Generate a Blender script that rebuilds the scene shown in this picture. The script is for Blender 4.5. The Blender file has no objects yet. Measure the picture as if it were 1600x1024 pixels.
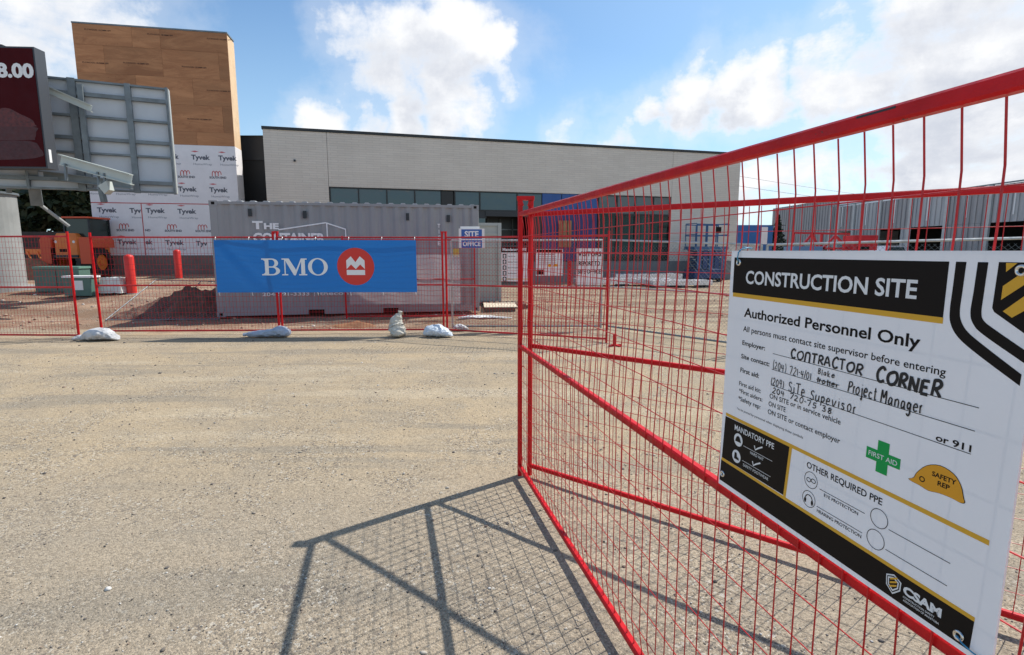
import bpy, math, random
import numpy as np
from mathutils import Vector, Matrix, noise as mnoise
random.seed(7); rng = np.random.default_rng(11)
R = math.radians
S = bpy.context.scene
COL = S.collection

# ------------------------------------------------------------------ camera
EYE = 1.57
FPX = 841.0
PITCH = math.atan(120 / 841.0)
cd_ = bpy.data.cameras.new('camera'); cam = bpy.data.objects.new('camera', cd_); COL.objects.link(cam)
cam.location = (0, 0, EYE); cam.rotation_euler = (math.pi / 2 - PITCH, 0, 0)
cd_.sensor_width = 36; cd_.lens = FPX / 1600 * 36; cd_.clip_start = .05; cd_.clip_end = 2000
S.camera = cam
S.view_settings.view_transform = 'Standard'; S.view_settings.look = 'None'
S.view_settings.gamma = 1; S.view_settings.use_curve_mapping = False
S.view_settings.exposure = 0.12

# ------------------------------------------------------------------ sun and sky
SUN = Vector((.635, .47, 1.0)).normalized()
sd = bpy.data.lights.new('sun', 'SUN'); sd.energy = 4.9; sd.angle = R(.5); sd.color = (1, .955, .88)
so = bpy.data.objects.new('sun', sd); COL.objects.link(so)
so.rotation_euler = SUN.to_track_quat('Z', 'Y').to_euler(); so.location = (10, 10, 30)

def direction(px, py):
    x = (px - 800) / FPX; u = (512 - py) / FPX
    c, s = math.cos(PITCH), math.sin(PITCH)
    return Vector((x, c + u * s, u * c - s)).normalized()

W = bpy.data.worlds.new('World'); S.world = W; W.use_nodes = True
nt = W.node_tree; nt.nodes.clear()
class NB:
    """tiny node builder"""
    def __init__(s, nt): s.nt = nt
    def n(s, t, **k):
        o = s.nt.nodes.new(t)
        for a, b in k.items(): setattr(o, a, b)
        return o
    def link(s, a, b): s.nt.links.new(a, b)
    def setin(s, sock, v):
        if hasattr(v, 'is_output') or isinstance(v, bpy.types.NodeSocket): s.link(v, sock)
        else: sock.default_value = v
    def math(s, op, a, b=None, c=None, clamp=False):
        o = s.n('ShaderNodeMath', operation=op, use_clamp=clamp); s.setin(o.inputs[0], a)
        if b is not None: s.setin(o.inputs[1], b)
        if c is not None: s.setin(o.inputs[2], c)
        return o.outputs[0]
    def vmath(s, op, a, b=None, scale=None):
        o = s.n('ShaderNodeVectorMath', operation=op); s.setin(o.inputs[0], a)
        if b is not None: s.setin(o.inputs[1], b)
        if scale is not None: s.setin(o.inputs['Scale'], scale)
        return o.outputs['Value'] if op in ('DISTANCE', 'LENGTH', 'DOT_PRODUCT') else o.outputs['Vector']
    def rng(s, v, a, b, c=0., d=1., smooth=False):
        o = s.n('ShaderNodeMapRange', interpolation_type='SMOOTHSTEP' if smooth else 'LINEAR')
        for i, q in enumerate((v, a, b, c, d)): s.setin(o.inputs[i], q)
        return o.outputs[0]
    def noise(s, vec, scale, detail=4, rough=.5, dist=0.):
        o = s.n('ShaderNodeTexNoise'); s.setin(o.inputs['Vector'], vec); o.inputs['Scale'].default_value = scale
        o.inputs['Detail'].default_value = detail; o.inputs['Roughness'].default_value = rough; o.inputs['Distortion'].default_value = dist
        return o.outputs['Fac']
    def mix(s, f, a, b, blend='MIX'):
        o = s.n('ShaderNodeMix', data_type='RGBA', blend_type=blend); s.setin(o.inputs[0], f)
        for i, q in ((6, a), (7, b)):
            if isinstance(q, (tuple, list)): q = tuple(q) + ((1,) if len(q) == 3 else ())
            s.setin(o.inputs[i], q)
        return o.outputs[2]
b = NB(nt)
sky = b.n('ShaderNodeTexSky', sky_type='NISHITA'); sky.sun_disc = False
sky.sun_elevation = math.asin(SUN.z); sky.sun_rotation = math.atan2(SUN.x, SUN.y)
sky.air_density = 1.0; sky.dust_density = .6; sky.ozone_density = 1.6
tc = b.n('ShaderNodeTexCoord').outputs['Generated']

def cloud_group():
    g = bpy.data.node_groups.new('cloud_density', 'ShaderNodeTree')
    g.interface.new_socket('dir', in_out='INPUT', socket_type='NodeSocketVector')
    g.interface.new_socket('density', in_out='OUTPUT', socket_type='NodeSocketFloat')
    q = NB(g); gi = q.n('NodeGroupInput'); go = q.n('NodeGroupOutput')
    d = q.vmath('NORMALIZE', gi.outputs[0])
    sp = q.n('ShaderNodeSeparateXYZ'); q.link(d, sp.inputs[0])
    z = q.math('ADD', q.math('MAXIMUM', sp.outputs[2], 0.), .22)
    cb = q.n('ShaderNodeCombineXYZ'); q.link(q.math('DIVIDE', sp.outputs[0], z), cb.inputs[0]); q.link(q.math('DIVIDE', sp.outputs[1], z), cb.inputs[1])
    q.link(q.math('MULTIPLY', sp.outputs[2], 2.6), cb.inputs[2])
    pl = cb.outputs[0]
    wn = q.n('ShaderNodeTexNoise'); q.link(d, wn.inputs['Vector']); wn.inputs['Scale'].default_value = 4.5; wn.inputs['Detail'].default_value = 6; wn.inputs['Roughness'].default_value = .62
    wv_ = q.vmath('SCALE', q.vmath('SUBTRACT', wn.outputs['Color'], (.5, .5, .5)), scale=.19)
    dw = q.vmath('ADD', d, wv_)
    blobs = [(610, 85, 105, 1), (725, 62, 105, 1), (545, 60, 70, .9), (690, 130, 85, 1), (770, 60, 60, 1), (500, 178, 55, .95), (560, 190, 60, 1), (630, 190, 75, 1.05), (710, 180, 85, 1), (790, 130, 50, .7),
             (30, 30, 130, 1), (160, 5, 130, 1), (250, 35, 60, .85), (20, 75, 70, .9), (110, 95, 40, .8),
             (1020, 170, 65, 1), (1090, 160, 80, 1.1), (1180, 145, 85, 1.1), (1290, 110, 85, 1), (1370, 120, 90, 1), (1450, 70, 110, 1), (1540, 30, 120, 1), (1500, 170, 130, 1), (1590, 120, 110, 1),
             (1290, 210, 90, .8), (1290, 290, 120, .95), (1430, 270, 130, 1), (1570, 260, 140, 1), (1190, 300, 70, .8), (880, 190, 45, .75), (960, 195, 60, .8), (1690, 60, 150, 1), (1700, 250, 150, 1), (-100, 60, 140, 1)]
    acc = None
    for px, py, r, w in blobs:
        c = direction(px, py)
        dist = q.vmath('DISTANCE', dw, tuple(c))
        m = q.rng(dist, r * 1.38 / 900, r * .15 / 900, 0., w * .93, True)
        acc = m if acc is None else q.math('MAXIMUM', acc, m)
    # beyond the frame the same broken cloud goes on
    lowf = q.rng(q.noise(pl, .55, 2, .5), .42, .62, 0., .9, True)
    front = q.rng(q.vmath('DOT_PRODUCT', d, tuple(direction(800, 250))), .55, .72, 0., 1., True)
    out = q.math('MULTIPLY', lowf, q.math('SUBTRACT', 1., front))
    acc = q.math('MAXIMUM', acc, out)
    n1 = q.noise(pl, 1.9, 9, .56, .25)
    n2 = q.noise(d, 6., 12, .66, .2)
    nn = q.math('ADD', q.math('MULTIPLY', n1, .5), q.math('MULTIPLY', n2, .5))
    v = q.math('ADD', acc, q.math('MULTIPLY', q.math('SUBTRACT', nn, .5), 2.5))
    q.link(v, go.inputs[0])
    return g
CG = cloud_group()
def dens(vec):
    o = b.n('ShaderNodeGroup'); o.node_tree = CG; b.setin(o.inputs[0], vec); return o.outputs[0]
d0 = dens(tc)
d1 = dens(b.vmath('ADD', tc, (.045, .01, .05)))
cover = b.rng(d0, .46, .95, 0., 1., True)
veil = b.rng(d0, .05, .6, 0., .22, True)
cover = b.math('MAXIMUM', cover, veil)
lit = b.rng(b.math('SUBTRACT', d1, b.math('MULTIPLY', d0, .9)), .30, -.25, 0., 1., True)
thick = b.rng(d0, .62, 1.15, 0., 1., True)
shade = b.math('MULTIPLY', thick, b.math('SUBTRACT', 1., lit))
ccol = b.mix(shade, (9.3, 9.4, 9.6), (5.6, 6.0, 6.9))
sepd = b.n('ShaderNodeSeparateXYZ'); b.link(tc, sepd.inputs[0])
skyc = b.mix(1., sky.outputs[0], (1.06, 1.32, 1.46), 'MULTIPLY')
# thin haze in the air near the horizon and towards the sun
hz = b.rng(sepd.outputs[2], .0, .45, .55, 0., True)
sunw = b.rng(b.vmath('DOT_PRODUCT', tc, tuple(SUN)), .5, 1., 0., .35, True)
hz = b.math('MAXIMUM', hz, sunw)
skyc = b.mix(hz, skyc, (5.6, 7.9, 9.7))
fin = b.mix(cover, skyc, ccol)
bg = b.n('ShaderNodeBackground'); b.link(fin, bg.inputs[0]); bg.inputs[1].default_value = .1
wo = b.n('ShaderNodeOutputWorld'); b.link(bg.outputs[0], wo.inputs[0])

# ------------------------------------------------------------------ materials
MATS = {}
def mat(name, base, rough=.6, metal=0., var=0., vscale=3., bump=0., bscale=40., coords='Object', base2=None, spec=.5, stretch=None, trans=0., coat=0., detail=5):
    if name in MATS: return MATS[name]
    m = bpy.data.materials.new(name); m.use_nodes = True; t = m.node_tree; q = NB(t)
    p = t.nodes['Principled BSDF']
    p.inputs['Roughness'].default_value = rough; p.inputs['Metallic'].default_value = metal
    p.inputs['Specular IOR Level'].default_value = spec; p.inputs['Coat Weight'].default_value = coat
    if trans: p.inputs['Transmission Weight'].default_value = trans
    c = q.n('ShaderNodeTexCoord').outputs[coords]
    if stretch:
        mp = q.n('ShaderNodeMapping'); mp.inputs['Scale'].default_value = stretch; q.link(c, mp.inputs[0]); c = mp.outputs[0]
    if var or base2:
        f = q.rng(q.noise(c, vscale, detail, .6), .32, .68, 0., 1.)
        b2 = base2 or tuple(min(1, x * (1 - var)) for x in base)
        b1 = base if base2 else tuple(min(1, x * (1 + var * .6)) for x in base)
        q.link(q.mix(f, b1, b2), p.inputs['Base Color'])
        q.link(q.rng(q.noise(c, vscale * 2.3, 4, .6), .3, .7, max(.02, rough - .12), min(1, rough + .12)), p.inputs['Roughness'])
    else: p.inputs['Base Color'].default_value = (*base, 1)
    if bump:
        bn = q.n('ShaderNodeBump'); bn.inputs['Strength'].default_value = bump; bn.inputs['Distance'].default_value = .01
        q.link(q.noise(c, bscale, 4, .6), bn.inputs['Height']); q.link(bn.outputs[0], p.inputs['Normal'])
    MATS[name] = m; return m

RED = mat('red_paint', (.58, .008, .012), .42, spec=.22, coat=.04, var=.22, vscale=9, bump=.15, bscale=60)
RED_W = mat('red_wire_paint', (.54, .008, .012), .45, var=.3, vscale=14)
RED_OLD = mat('red_fence_paint', (.52, .016, .020), .5, var=.3, vscale=6)
GALV = mat('galvanised_steel', (.46, .47, .47), .42, .75, var=.25, vscale=12)
GALV_D = mat('grey_galvanised_beam', (.19, .22, .235), .5, .35, var=.25, vscale=2.5)
WHITE = mat('white_paint', (.80, .80, .79), .5, var=.06, vscale=3)
BLACK = mat('black_print', (.011, .008, .007), .55, spec=.15)
GOLD = mat('gold_print', (.78, .42, .04), .5, spec=.25)
SIGNW = mat('white_coroplast', (.90, .89, .91), .45, var=.03, vscale=5, spec=.35)
WPRINT = mat('white_print', (.82, .82, .82), .5)
INK = mat('black_marker_ink', (.012, .012, .014), .6)
GREEN = mat('green_print', (.01, .36, .08), .5, spec=.2)
ORANGE_P = mat('orange_print', (.82, .37, .03), .5, spec=.2)
BLUE_B = mat('blue_banner_vinyl', (.012, .165, .50), .5, var=.08, vscale=1.5)
REDP = mat('red_print', (.66, .035, .022), .5)
GREYP = mat('grey_print', (.10, .11, .14), .6)
BLUESIGN = mat('blue_sign_print', (.03, .12, .40), .5)
GLASS_T = mat('dark_cab_glass', (.02, .035, .03), .12)
TYREB = mat('tyre_rubber', (.02, .02, .02), .85)
DARKG = mat('dark_metal', (.035, .04, .045), .5, .3)

def chips(m, sc, th, col=(.10, .045, .035)):
    q = NB(m.node_tree); p = m.node_tree.nodes['Principled BSDF']; src = p.inputs['Base Color'].links[0].from_socket; co = q.n('ShaderNodeTexCoord').outputs['Object']
    f = q.rng(q.noise(co, sc, 3, .6), th, th + .02); g_ = q.rng(q.noise(co, sc * .13, 2, .5), .45, .6)
    q.link(q.mix(q.math('MULTIPLY', f, g_), src, col), p.inputs['Base Color'])
chips(RED, 70, .66); chips(RED_W, 90, .64); chips(RED_OLD, 40, .63); chips(BR_ if 'BR_' in globals() else RED_OLD, 30, .7)
# ------------------------------------------------------------------ mesh helpers
STEP = .00012
class MB:
    def __init__(s): s.v = []; s.f = []; s.layer = 0
    def add(s, vs, fs):
        o = len(s.v); s.v += [tuple(x) for x in vs]; s.f += [tuple(i + o for i in q) for q in fs]; return s
    def box(s, x0, x1, y0, y1, z0, z1):
        vs = [(x, y, z) for x in (x0, x1) for y in (y0, y1) for z in (z0, z1)]
        return s.add(vs, [(0, 1, 3, 2), (4, 6, 7, 5), (0, 4, 5, 1), (2, 3, 7, 6), (0, 2, 6, 4), (1, 5, 7, 3)])
    def cham(s, x0, x1, y0, y1, z0, z1, c):
        """box with chamfered vertical edges"""
        ring = [(x0 + c, y0), (x1 - c, y0), (x1, y0 + c), (x1, y1 - c), (x1 - c, y1), (x0 + c, y1), (x0, y1 - c), (x0, y0 + c)]
        vs = [(x, y, z0) for x, y in ring] + [(x, y, z1) for x, y in ring]
        fs = [tuple(range(7, -1, -1)), tuple(range(8, 16))] + [(i, (i + 1) % 8, 8 + (i + 1) % 8, 8 + i) for i in range(8)]
        return s.add(vs, fs)
    def beam(s, p, q, w, h, up=(0, 0, 1), ch=0.):
        p, q = Vector(p), Vector(q); d = (q - p).normalized(); u = Vector(up)
        if abs(d.dot(u)) > .99: u = Vector((1, 0, 0))
        r = d.cross(u).normalized(); u = r.cross(d).normalized()
        w /= 2; h /= 2
        if ch:
            pr = [(-w + ch, -h), (w - ch, -h), (w, -h + ch), (w, h - ch), (w - ch, h), (-w + ch, h), (-w, h - ch), (-w, -h + ch)]
        else: pr = [(-w, -h), (w, -h), (w, h), (-w, h)]
        n = len(pr)
        vs = [p + r * a + u * c for a, c in pr] + [q + r * a + u * c for a, c in pr]
        return s.add(vs, [tuple(range(n)), tuple(range(2 * n - 1, n - 1, -1))] + [(i, n + i, n + (i + 1) % n, (i + 1) % n) for i in range(n)])
    def tube(s, pts, r, n=6, cap=True, radii=None):
        pts = [Vector(p) for p in pts]; N = len(pts); rings = []
        u = None
        for i, p in enumerate(pts):
            d = (pts[min(i + 1, N - 1)] - pts[max(i - 1, 0)]).normalized()
            if u is None: u = d.orthogonal().normalized()
            else:
                u = (u - d * u.dot(d)); u = u.normalized() if u.length > 1e-6 else d.orthogonal().normalized()
            w = d.cross(u); rr = radii[i] if radii else r
            rings.append([p + (u * math.cos(2 * math.pi * k / n + math.pi / n) + w * math.sin(2 * math.pi * k / n + math.pi / n)) * rr for k in range(n)])
        vs = [x for rg in rings for x in rg]
        fs = [(i * n + k, i * n + (k + 1) % n, (i + 1) * n + (k + 1) % n, (i + 1) * n + k) for i in range(N - 1) for k in range(n)]
        if cap: fs += [tuple(range(n - 1, -1, -1)), tuple(range((N - 1) * n, N * n))]
        return s.add(vs, fs)
    def cyl(s, c, r, z0, z1, n=24, r2=None):
        return s.tube([(c[0], c[1], z0), (c[0], c[1], z1)], r, n, radii=[r, r if r2 is None else r2])
    def prism(s, poly, y0, y1):
        """polygon in x,z extruded along y"""
        n = len(poly)
        vs = [(x, y0, z) for x, z in poly] + [(x, y1, z) for x, z in poly]
        return s.add(vs, [tuple(range(n)), tuple(range(2 * n - 1, n - 1, -1))] + [(i, n + i, n + (i + 1) % n, (i + 1) % n) for i in range(n)])
    def flat(s, poly, y=0.):
        """flat print: polygon in x,z facing -y, each one a hair proud of the last"""
        y -= s.layer * STEP; s.layer += 1
        from mathutils.geometry import tessellate_polygon
        a = sum(poly[i - 1][0] * poly[i][1] - poly[i][0] * poly[i - 1][1] for i in range(len(poly)))
        if a < 0: poly = poly[::-1]
        if len(poly) <= 4: return s.add([(x, y, z) for x, z in poly], [tuple(range(len(poly)))])
        tr = tessellate_polygon([[Vector((x, z, 0)) for x, z in poly]])
        fs = []
        for t in tr:
            ar = sum(poly[t[i - 1]][0] * poly[t[i]][1] - poly[t[i]][0] * poly[t[i - 1]][1] for i in range(3))
            fs.append(tuple(t) if ar > 0 else tuple(t[::-1]))
        return s.add([(x, y, z) for x, z in poly], fs)
    def rect(s, x0, x1, z0, z1, y=0.): return s.flat([(x0, z0), (x1, z0), (x1, z1), (x0, z1)], y)
    def disc(s, cx, cz, rx, rz, y=0., n=28): return s.flat([(cx + rx * math.cos(2 * math.pi * i / n), cz + rz * math.sin(2 * math.pi * i / n)) for i in range(n)], y)
    def ring(s, cx, cz, rx, rz, w, y=0., n=28, wz=None, a0=0., a1=2 * math.pi):
        y -= s.layer * STEP; s.layer += 1; wz = wz or w; full = abs(a1 - a0 - 2 * math.pi) < 1e-6; k = n if full else n + 1
        A = [a0 + (a1 - a0) * i / n for i in range(k)]
        vs = [(cx + rx * math.cos(t), y, cz + rz * math.sin(t)) for t in A] + [(cx + (rx - w) * math.cos(t), y, cz + (rz - wz) * math.sin(t)) for t in A]
        return s.add(vs, [(i, (i + 1) % k, k + (i + 1) % k, k + i) for i in range(n)])
    def ribbon(s, pts, w, y=0.):
        y -= s.layer * STEP * .1; s.layer += 1
        P = [Vector((a, c)) for a, c in pts]; L = []; N = len(P)
        for i, p in enumerate(P):
            d = P[min(i + 1, N - 1)] - P[max(i - 1, 0)]
            if d.length < 1e-9: d = Vector((1, 0))
            d.normalize(); nrm = Vector((-d.y, d.x)) * w / 2
            L.append((p + nrm, p - nrm))
        vs = []
        for a, c in L: vs += [(a.x, y, a.y), (c.x, y, c.y)]
        return s.add(vs, [(2 * i, 2 * i + 1, 2 * i + 3, 2 * i + 2) for i in range(N - 1)])
    def build(s, name, m, parent=None, loc=(0, 0, 0), smooth=False, **props):
        me = bpy.data.meshes.new(name); me.from_pydata([tuple(v) for v in s.v], [], s.f); me.update()
        if m: me.materials.append(m)
        if smooth: me.polygons.foreach_set('use_smooth', [True] * len(me.polygons))
        o = bpy.data.objects.new(name, me); COL.objects.link(o); o.location = loc
        if parent: o.parent = parent
        for k, v in props.items(): o[k] = v
        return o
def share(name, src, parent, loc=(0, 0, 0), rot=(0, 0, 0), scale=(1, 1, 1), **props):
    o = bpy.data.objects.new(name, src.data if hasattr(src, 'data') else src); COL.objects.link(o); o.parent = parent
    o.location = loc; o.rotation_euler = rot; o.scale = scale
    for k, v in props.items(): o[k] = v
    return o
def thing(name, label, cat, loc=(0, 0, 0), rz=0., group=None):
    o = bpy.data.objects.new(name, None); COL.objects.link(o); o.location = loc; o.rotation_euler = (0, 0, rz); o.empty_display_size = .2
    o['label'] = label; o['category'] = cat
    if group: o['group'] = group
    return o
def tag(o, label, cat, group=None):
    o['label'] = label; o['category'] = cat
    if group: o['group'] = group
    return o
def copy_tree(o, parent=None):
    c = o.copy(); COL.objects.link(c)
    if parent: c.parent = parent
    for ch in [x for x in bpy.data.objects if x.parent == o]: copy_tree(ch, c)
    return c
def children(o): return [x for x in bpy.data.objects if x.parent == o]

# text from the built-in font as flat mesh
_T = {}
def glyphs(txt, bold=0.):
    k = (txt, bold)
    if k in _T: return _T[k]
    cu = bpy.data.curves.new('t', 'FONT'); cu.body = txt; cu.size = 1; cu.offset = bold; cu.resolution_u = 3
    ob = bpy.data.objects.new('t', cu); COL.objects.link(ob)
    dg = bpy.context.evaluated_depsgraph_get(); me = bpy.data.meshes.new_from_object(ob.evaluated_get(dg))
    vs = [(v.co.x, v.co.y) for v in me.vertices]; fs = [tuple(p.vertices) for p in me.polygons]
    bpy.data.objects.remove(ob); bpy.data.curves.remove(cu); bpy.data.meshes.remove(me)
    _T[k] = (vs, fs); return _T[k]
def text(mb, txt, x0, x1, z, cap, y=0., bold=0., slope=0.):
    """fit a line of text between x0 and x1, baseline z, capital height cap; faces -y"""
    bl = {0: 0., 1: .018, 2: .045}.get(bold, bold)
    vs, fs = glyphs(txt, bl)
    H = glyphs('H', bl)[0]; h0 = min(v[1] for v in H); h1 = max(v[1] for v in H)
    a, c = min(v[0] for v in vs), max(v[0] for v in vs)
    y -= mb.layer * STEP; mb.layer += 1
    out = []
    for u, w in vs:
        X = x0 + (u - a) / (c - a) * (x1 - x0); out.append((X, y, z + (w - h0) / (h1 - h0) * cap + slope * (X - x0)))
    fl = []
    for f in fs:
        ar = sum(out[f[i - 1]][0] * out[f[i]][2] - out[f[i]][0] * out[f[i - 1]][2] for i in range(len(f)))
        fl.append(f if ar > 0 else f[::-1])
    mb.add(out, fl)

# ------------------------------------------------------------------ ground
def sstep(a, b_, x):
    t = max(0., min(1., (x - a) / (b_ - a))); return t * t * (3 - 2 * t)
def ground_z(x, y):
    left = sstep(1.5, 6., -x)
    z = left * (.42 * sstep(12.2, 16.5, y) + .12 * sstep(16.5, 24, y))
    inside = sstep(10.6, 11.6, y)
    z += .012 * mnoise.noise(Vector((x * .5, y * .5, 0)))
    if y > -3 and y < 40:
        z += (.004 + .030 * inside) * mnoise.noise(Vector((x * 1.7, y * 1.7, 3)))
        z += (.003 + .016 * inside) * mnoise.noise(Vector((x * 5.1, y * 5.1, 5)))
    return z
def axis(segs):
    a = []
    for x0, x1, st in segs:
        n = max(1, int(round((x1 - x0) / st))); a += [x0 + (x1 - x0) * i / n for i in range(n)]
    a.append(segs[-1][1]); return a
gx = axis([(-400, -60, 40), (-60, -24, 4), (-24, -8, .3), (-8, 8, .12), (8, 24, .4), (24, 60, 4), (60, 400, 40)])
gy = axis([(-60, -4, 6), (-4, 0, .4), (0, 18, .12), (18, 34, .3), (34, 80, 5), (80, 600, 60)])
vs = [(x, y, ground_z(x, y)) for y in gy for x in gx]; nx = len(gx)
fs = [(j * nx + i, j * nx + i + 1, (j + 1) * nx + i + 1, (j + 1) * nx + i) for j in range(len(gy) - 1) for i in range(nx - 1)]

gm = bpy.data.materials.new('sandy_gravel'); gm.use_nodes = True; q = NB(gm.node_tree); p = gm.node_tree.nodes['Principled BSDF']
co = q.n('ShaderNodeTexCoord').outputs['Object']; sx = q.n('ShaderNodeSeparateXYZ'); q.link(co, sx.inputs[0])
X, Y = sx.outputs[0], sx.outputs[1]
big = q.noise(co, .55, 4, .6); mid = q.noise(co, 2.3, 5, .6); fine = q.noise(co, 34, 5, .7)
base = q.mix(q.rng(big, .38, .62), (.415, .320, .205), (.355, .282, .192))
base = q.mix(q.math('MULTIPLY', q.rng(mid, .48, .72), .55), base, (.285, .240, .180))
near = q.rng(q.math('ADD', Y, q.math('MULTIPLY', big, 1.6)), 5.2, 3.4, 0., .8, True)
base = q.mix(near, base, (.315, .262, .196))
mpt = q.n('ShaderNodeMapping'); mpt.inputs['Rotation'].default_value = (0, 0, .35); mpt.inputs['Scale'].default_value = (.22, 1.35, 1); q.link(co, mpt.inputs[0])
rut = q.noise(mpt.outputs[0], 1.25, 5, .6, .4)
base = q.mix(q.rng(rut, .52, .64, 0., .6, True), base, (.240, .208, .162))
base = q.mix(q.rng(rut, .46, .36, 0., .50, True), base, (.455, .375, .265))
# churned reddish dirt inside the fence on the left, browner tracks on the right
wob = q.math('MULTIPLY', q.math('SUBTRACT', q.noise(co, .9, 4, .6), .5), 2.4)
ins = q.rng(q.math('ADD', Y, wob), 10.3, 11.1, 0., 1., True)
leftm = q.rng(X, 1.5, -2.5, 0., 1., True)
redd = q.mix(q.rng(q.noise(co, 1.1, 5, .65), .40, .60), (.40, .28, .19), (.27, .155, .10))
redd = q.mix(q.rng(Y, 15, 18, 0., .55), redd, (.40, .29, .19))
base = q.mix(q.math('MULTIPLY', ins, leftm), base, redd)
mp = q.n('ShaderNodeMapping'); mp.inputs['Scale'].default_value = (.35, 1.5, 1); mp.inputs['Rotation'].default_value = (0, 0, .25); q.link(co, mp.inputs[0])
trk = q.math('MULTIPLY', q.rng(q.noise(mp.outputs[0], .8, 5, .62), .44, .56), q.math('MULTIPLY', ins, .85))
base = q.mix(trk, base, (.20, .125, .080))
# grains
vo = q.n('ShaderNodeTexVoronoi'); q.link(co, vo.inputs['Vector']); vo.inputs['Scale'].default_value = 130
sepc = q.n('ShaderNodeSeparateColor'); q.link(vo.outputs['Color'], sepc.inputs[0])
vo2 = q.n('ShaderNodeTexVoronoi'); q.link(co, vo2.inputs['Vector']); vo2.inputs['Scale'].default_value = 62
sepc2 = q.n('ShaderNodeSeparateColor'); q.link(vo2.outputs['Color'], sepc2.inputs[0])
gr = q.math('ADD', q.math('MULTIPLY', sepc.outputs[0], .62), .69)
base = q.mix(1., base, q.n('ShaderNodeCombineColor').outputs[0], 'MULTIPLY') if False else base
vm = q.n('ShaderNodeVectorMath', operation='SCALE'); q.link(base, vm.inputs[0]); q.link(gr, vm.inputs['Scale']); base = vm.outputs[0]
patch = q.rng(q.noise(co, 1.6, 4, .65), .42, .62, .15, 1., True)
base = q.mix(q.math('MULTIPLY', q.math('GREATER_THAN', sepc.outputs[1], .93), q.math('MULTIPLY', patch, .7)), base, (.58, .54, .46))
base = q.mix(q.math('MULTIPLY', q.math('GREATER_THAN', sepc.outputs[2], .86), q.math('MULTIPLY', patch, .85)), base, (.105, .092, .08))
base = q.mix(q.math('MULTIPLY', q.math('GREATER_THAN', sepc2.outputs[0], .90), q.math('MULTIPLY', patch, .7)), base, (.15, .125, .105))
base = q.mix(q.math('MULTIPLY', q.math('LESS_THAN', sepc2.outputs[1], .02), q.math('MULTIPLY', patch, .5)), base, (.60, .57, .50))
# tyre tread print across the sand just outside the fence
wv = q.n('ShaderNodeTexWave', wave_type='BANDS', bands_direction='X'); q.link(co, wv.inputs['Vector']); wv.inputs['Scale'].default_value = 5.2; wv.inputs['Distortion'].default_value = 1.2
yy = q.math('SUBTRACT', Y, q.math('ADD', 8.55, q.math('MULTIPLY', X, -.03)))
band = q.math('MULTIPLY', q.rng(q.math('ABSOLUTE', yy), .24, .16, 0., 1., True), q.math('MULTIPLY', q.rng(X, -3.1, -2.2, 0., 1., True), q.rng(X, .4, -.1, 0., 1., True)))
tread = q.math('MULTIPLY', band, q.math('MULTIPLY', q.rng(wv.outputs[1], .5, .8), q.rng(mid, .35, .6, .35, 1.)))
base = q.mix(q.math('MULTIPLY', tread, .45), base, (.24, .19, .12))
q.link(base, p.inputs['Base Color']); p.inputs['Roughness'].default_value = .95; p.inputs['Specular IOR Level'].default_value = .2
h = q.math('ADD', q.math('MULTIPLY', vo.outputs['Distance'], -.6), q.math('MULTIPLY', fine, .9))
h = q.math('ADD', h, q.math('MULTIPLY', tread, -1.2))
bn = q.n('ShaderNodeBump'); bn.inputs['Strength'].default_value = .8; bn.inputs['Distance'].default_value = .007; q.link(h, bn.inputs['Height'])
bn2 = q.n('ShaderNodeBump'); bn2.inputs['Strength'].default_value = .35; bn2.inputs['Distance'].default_value = .03; q.link(q.noise(co, 9., 6, .65), bn2.inputs['Height']); q.link(bn.outputs[0], bn2.inputs['Normal'])
q.link(bn2.outputs[0], p.inputs['Normal'])
g = MB(); g.v = vs; g.f = fs
g.build('ground', gm, smooth=True, kind='structure')

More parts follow.
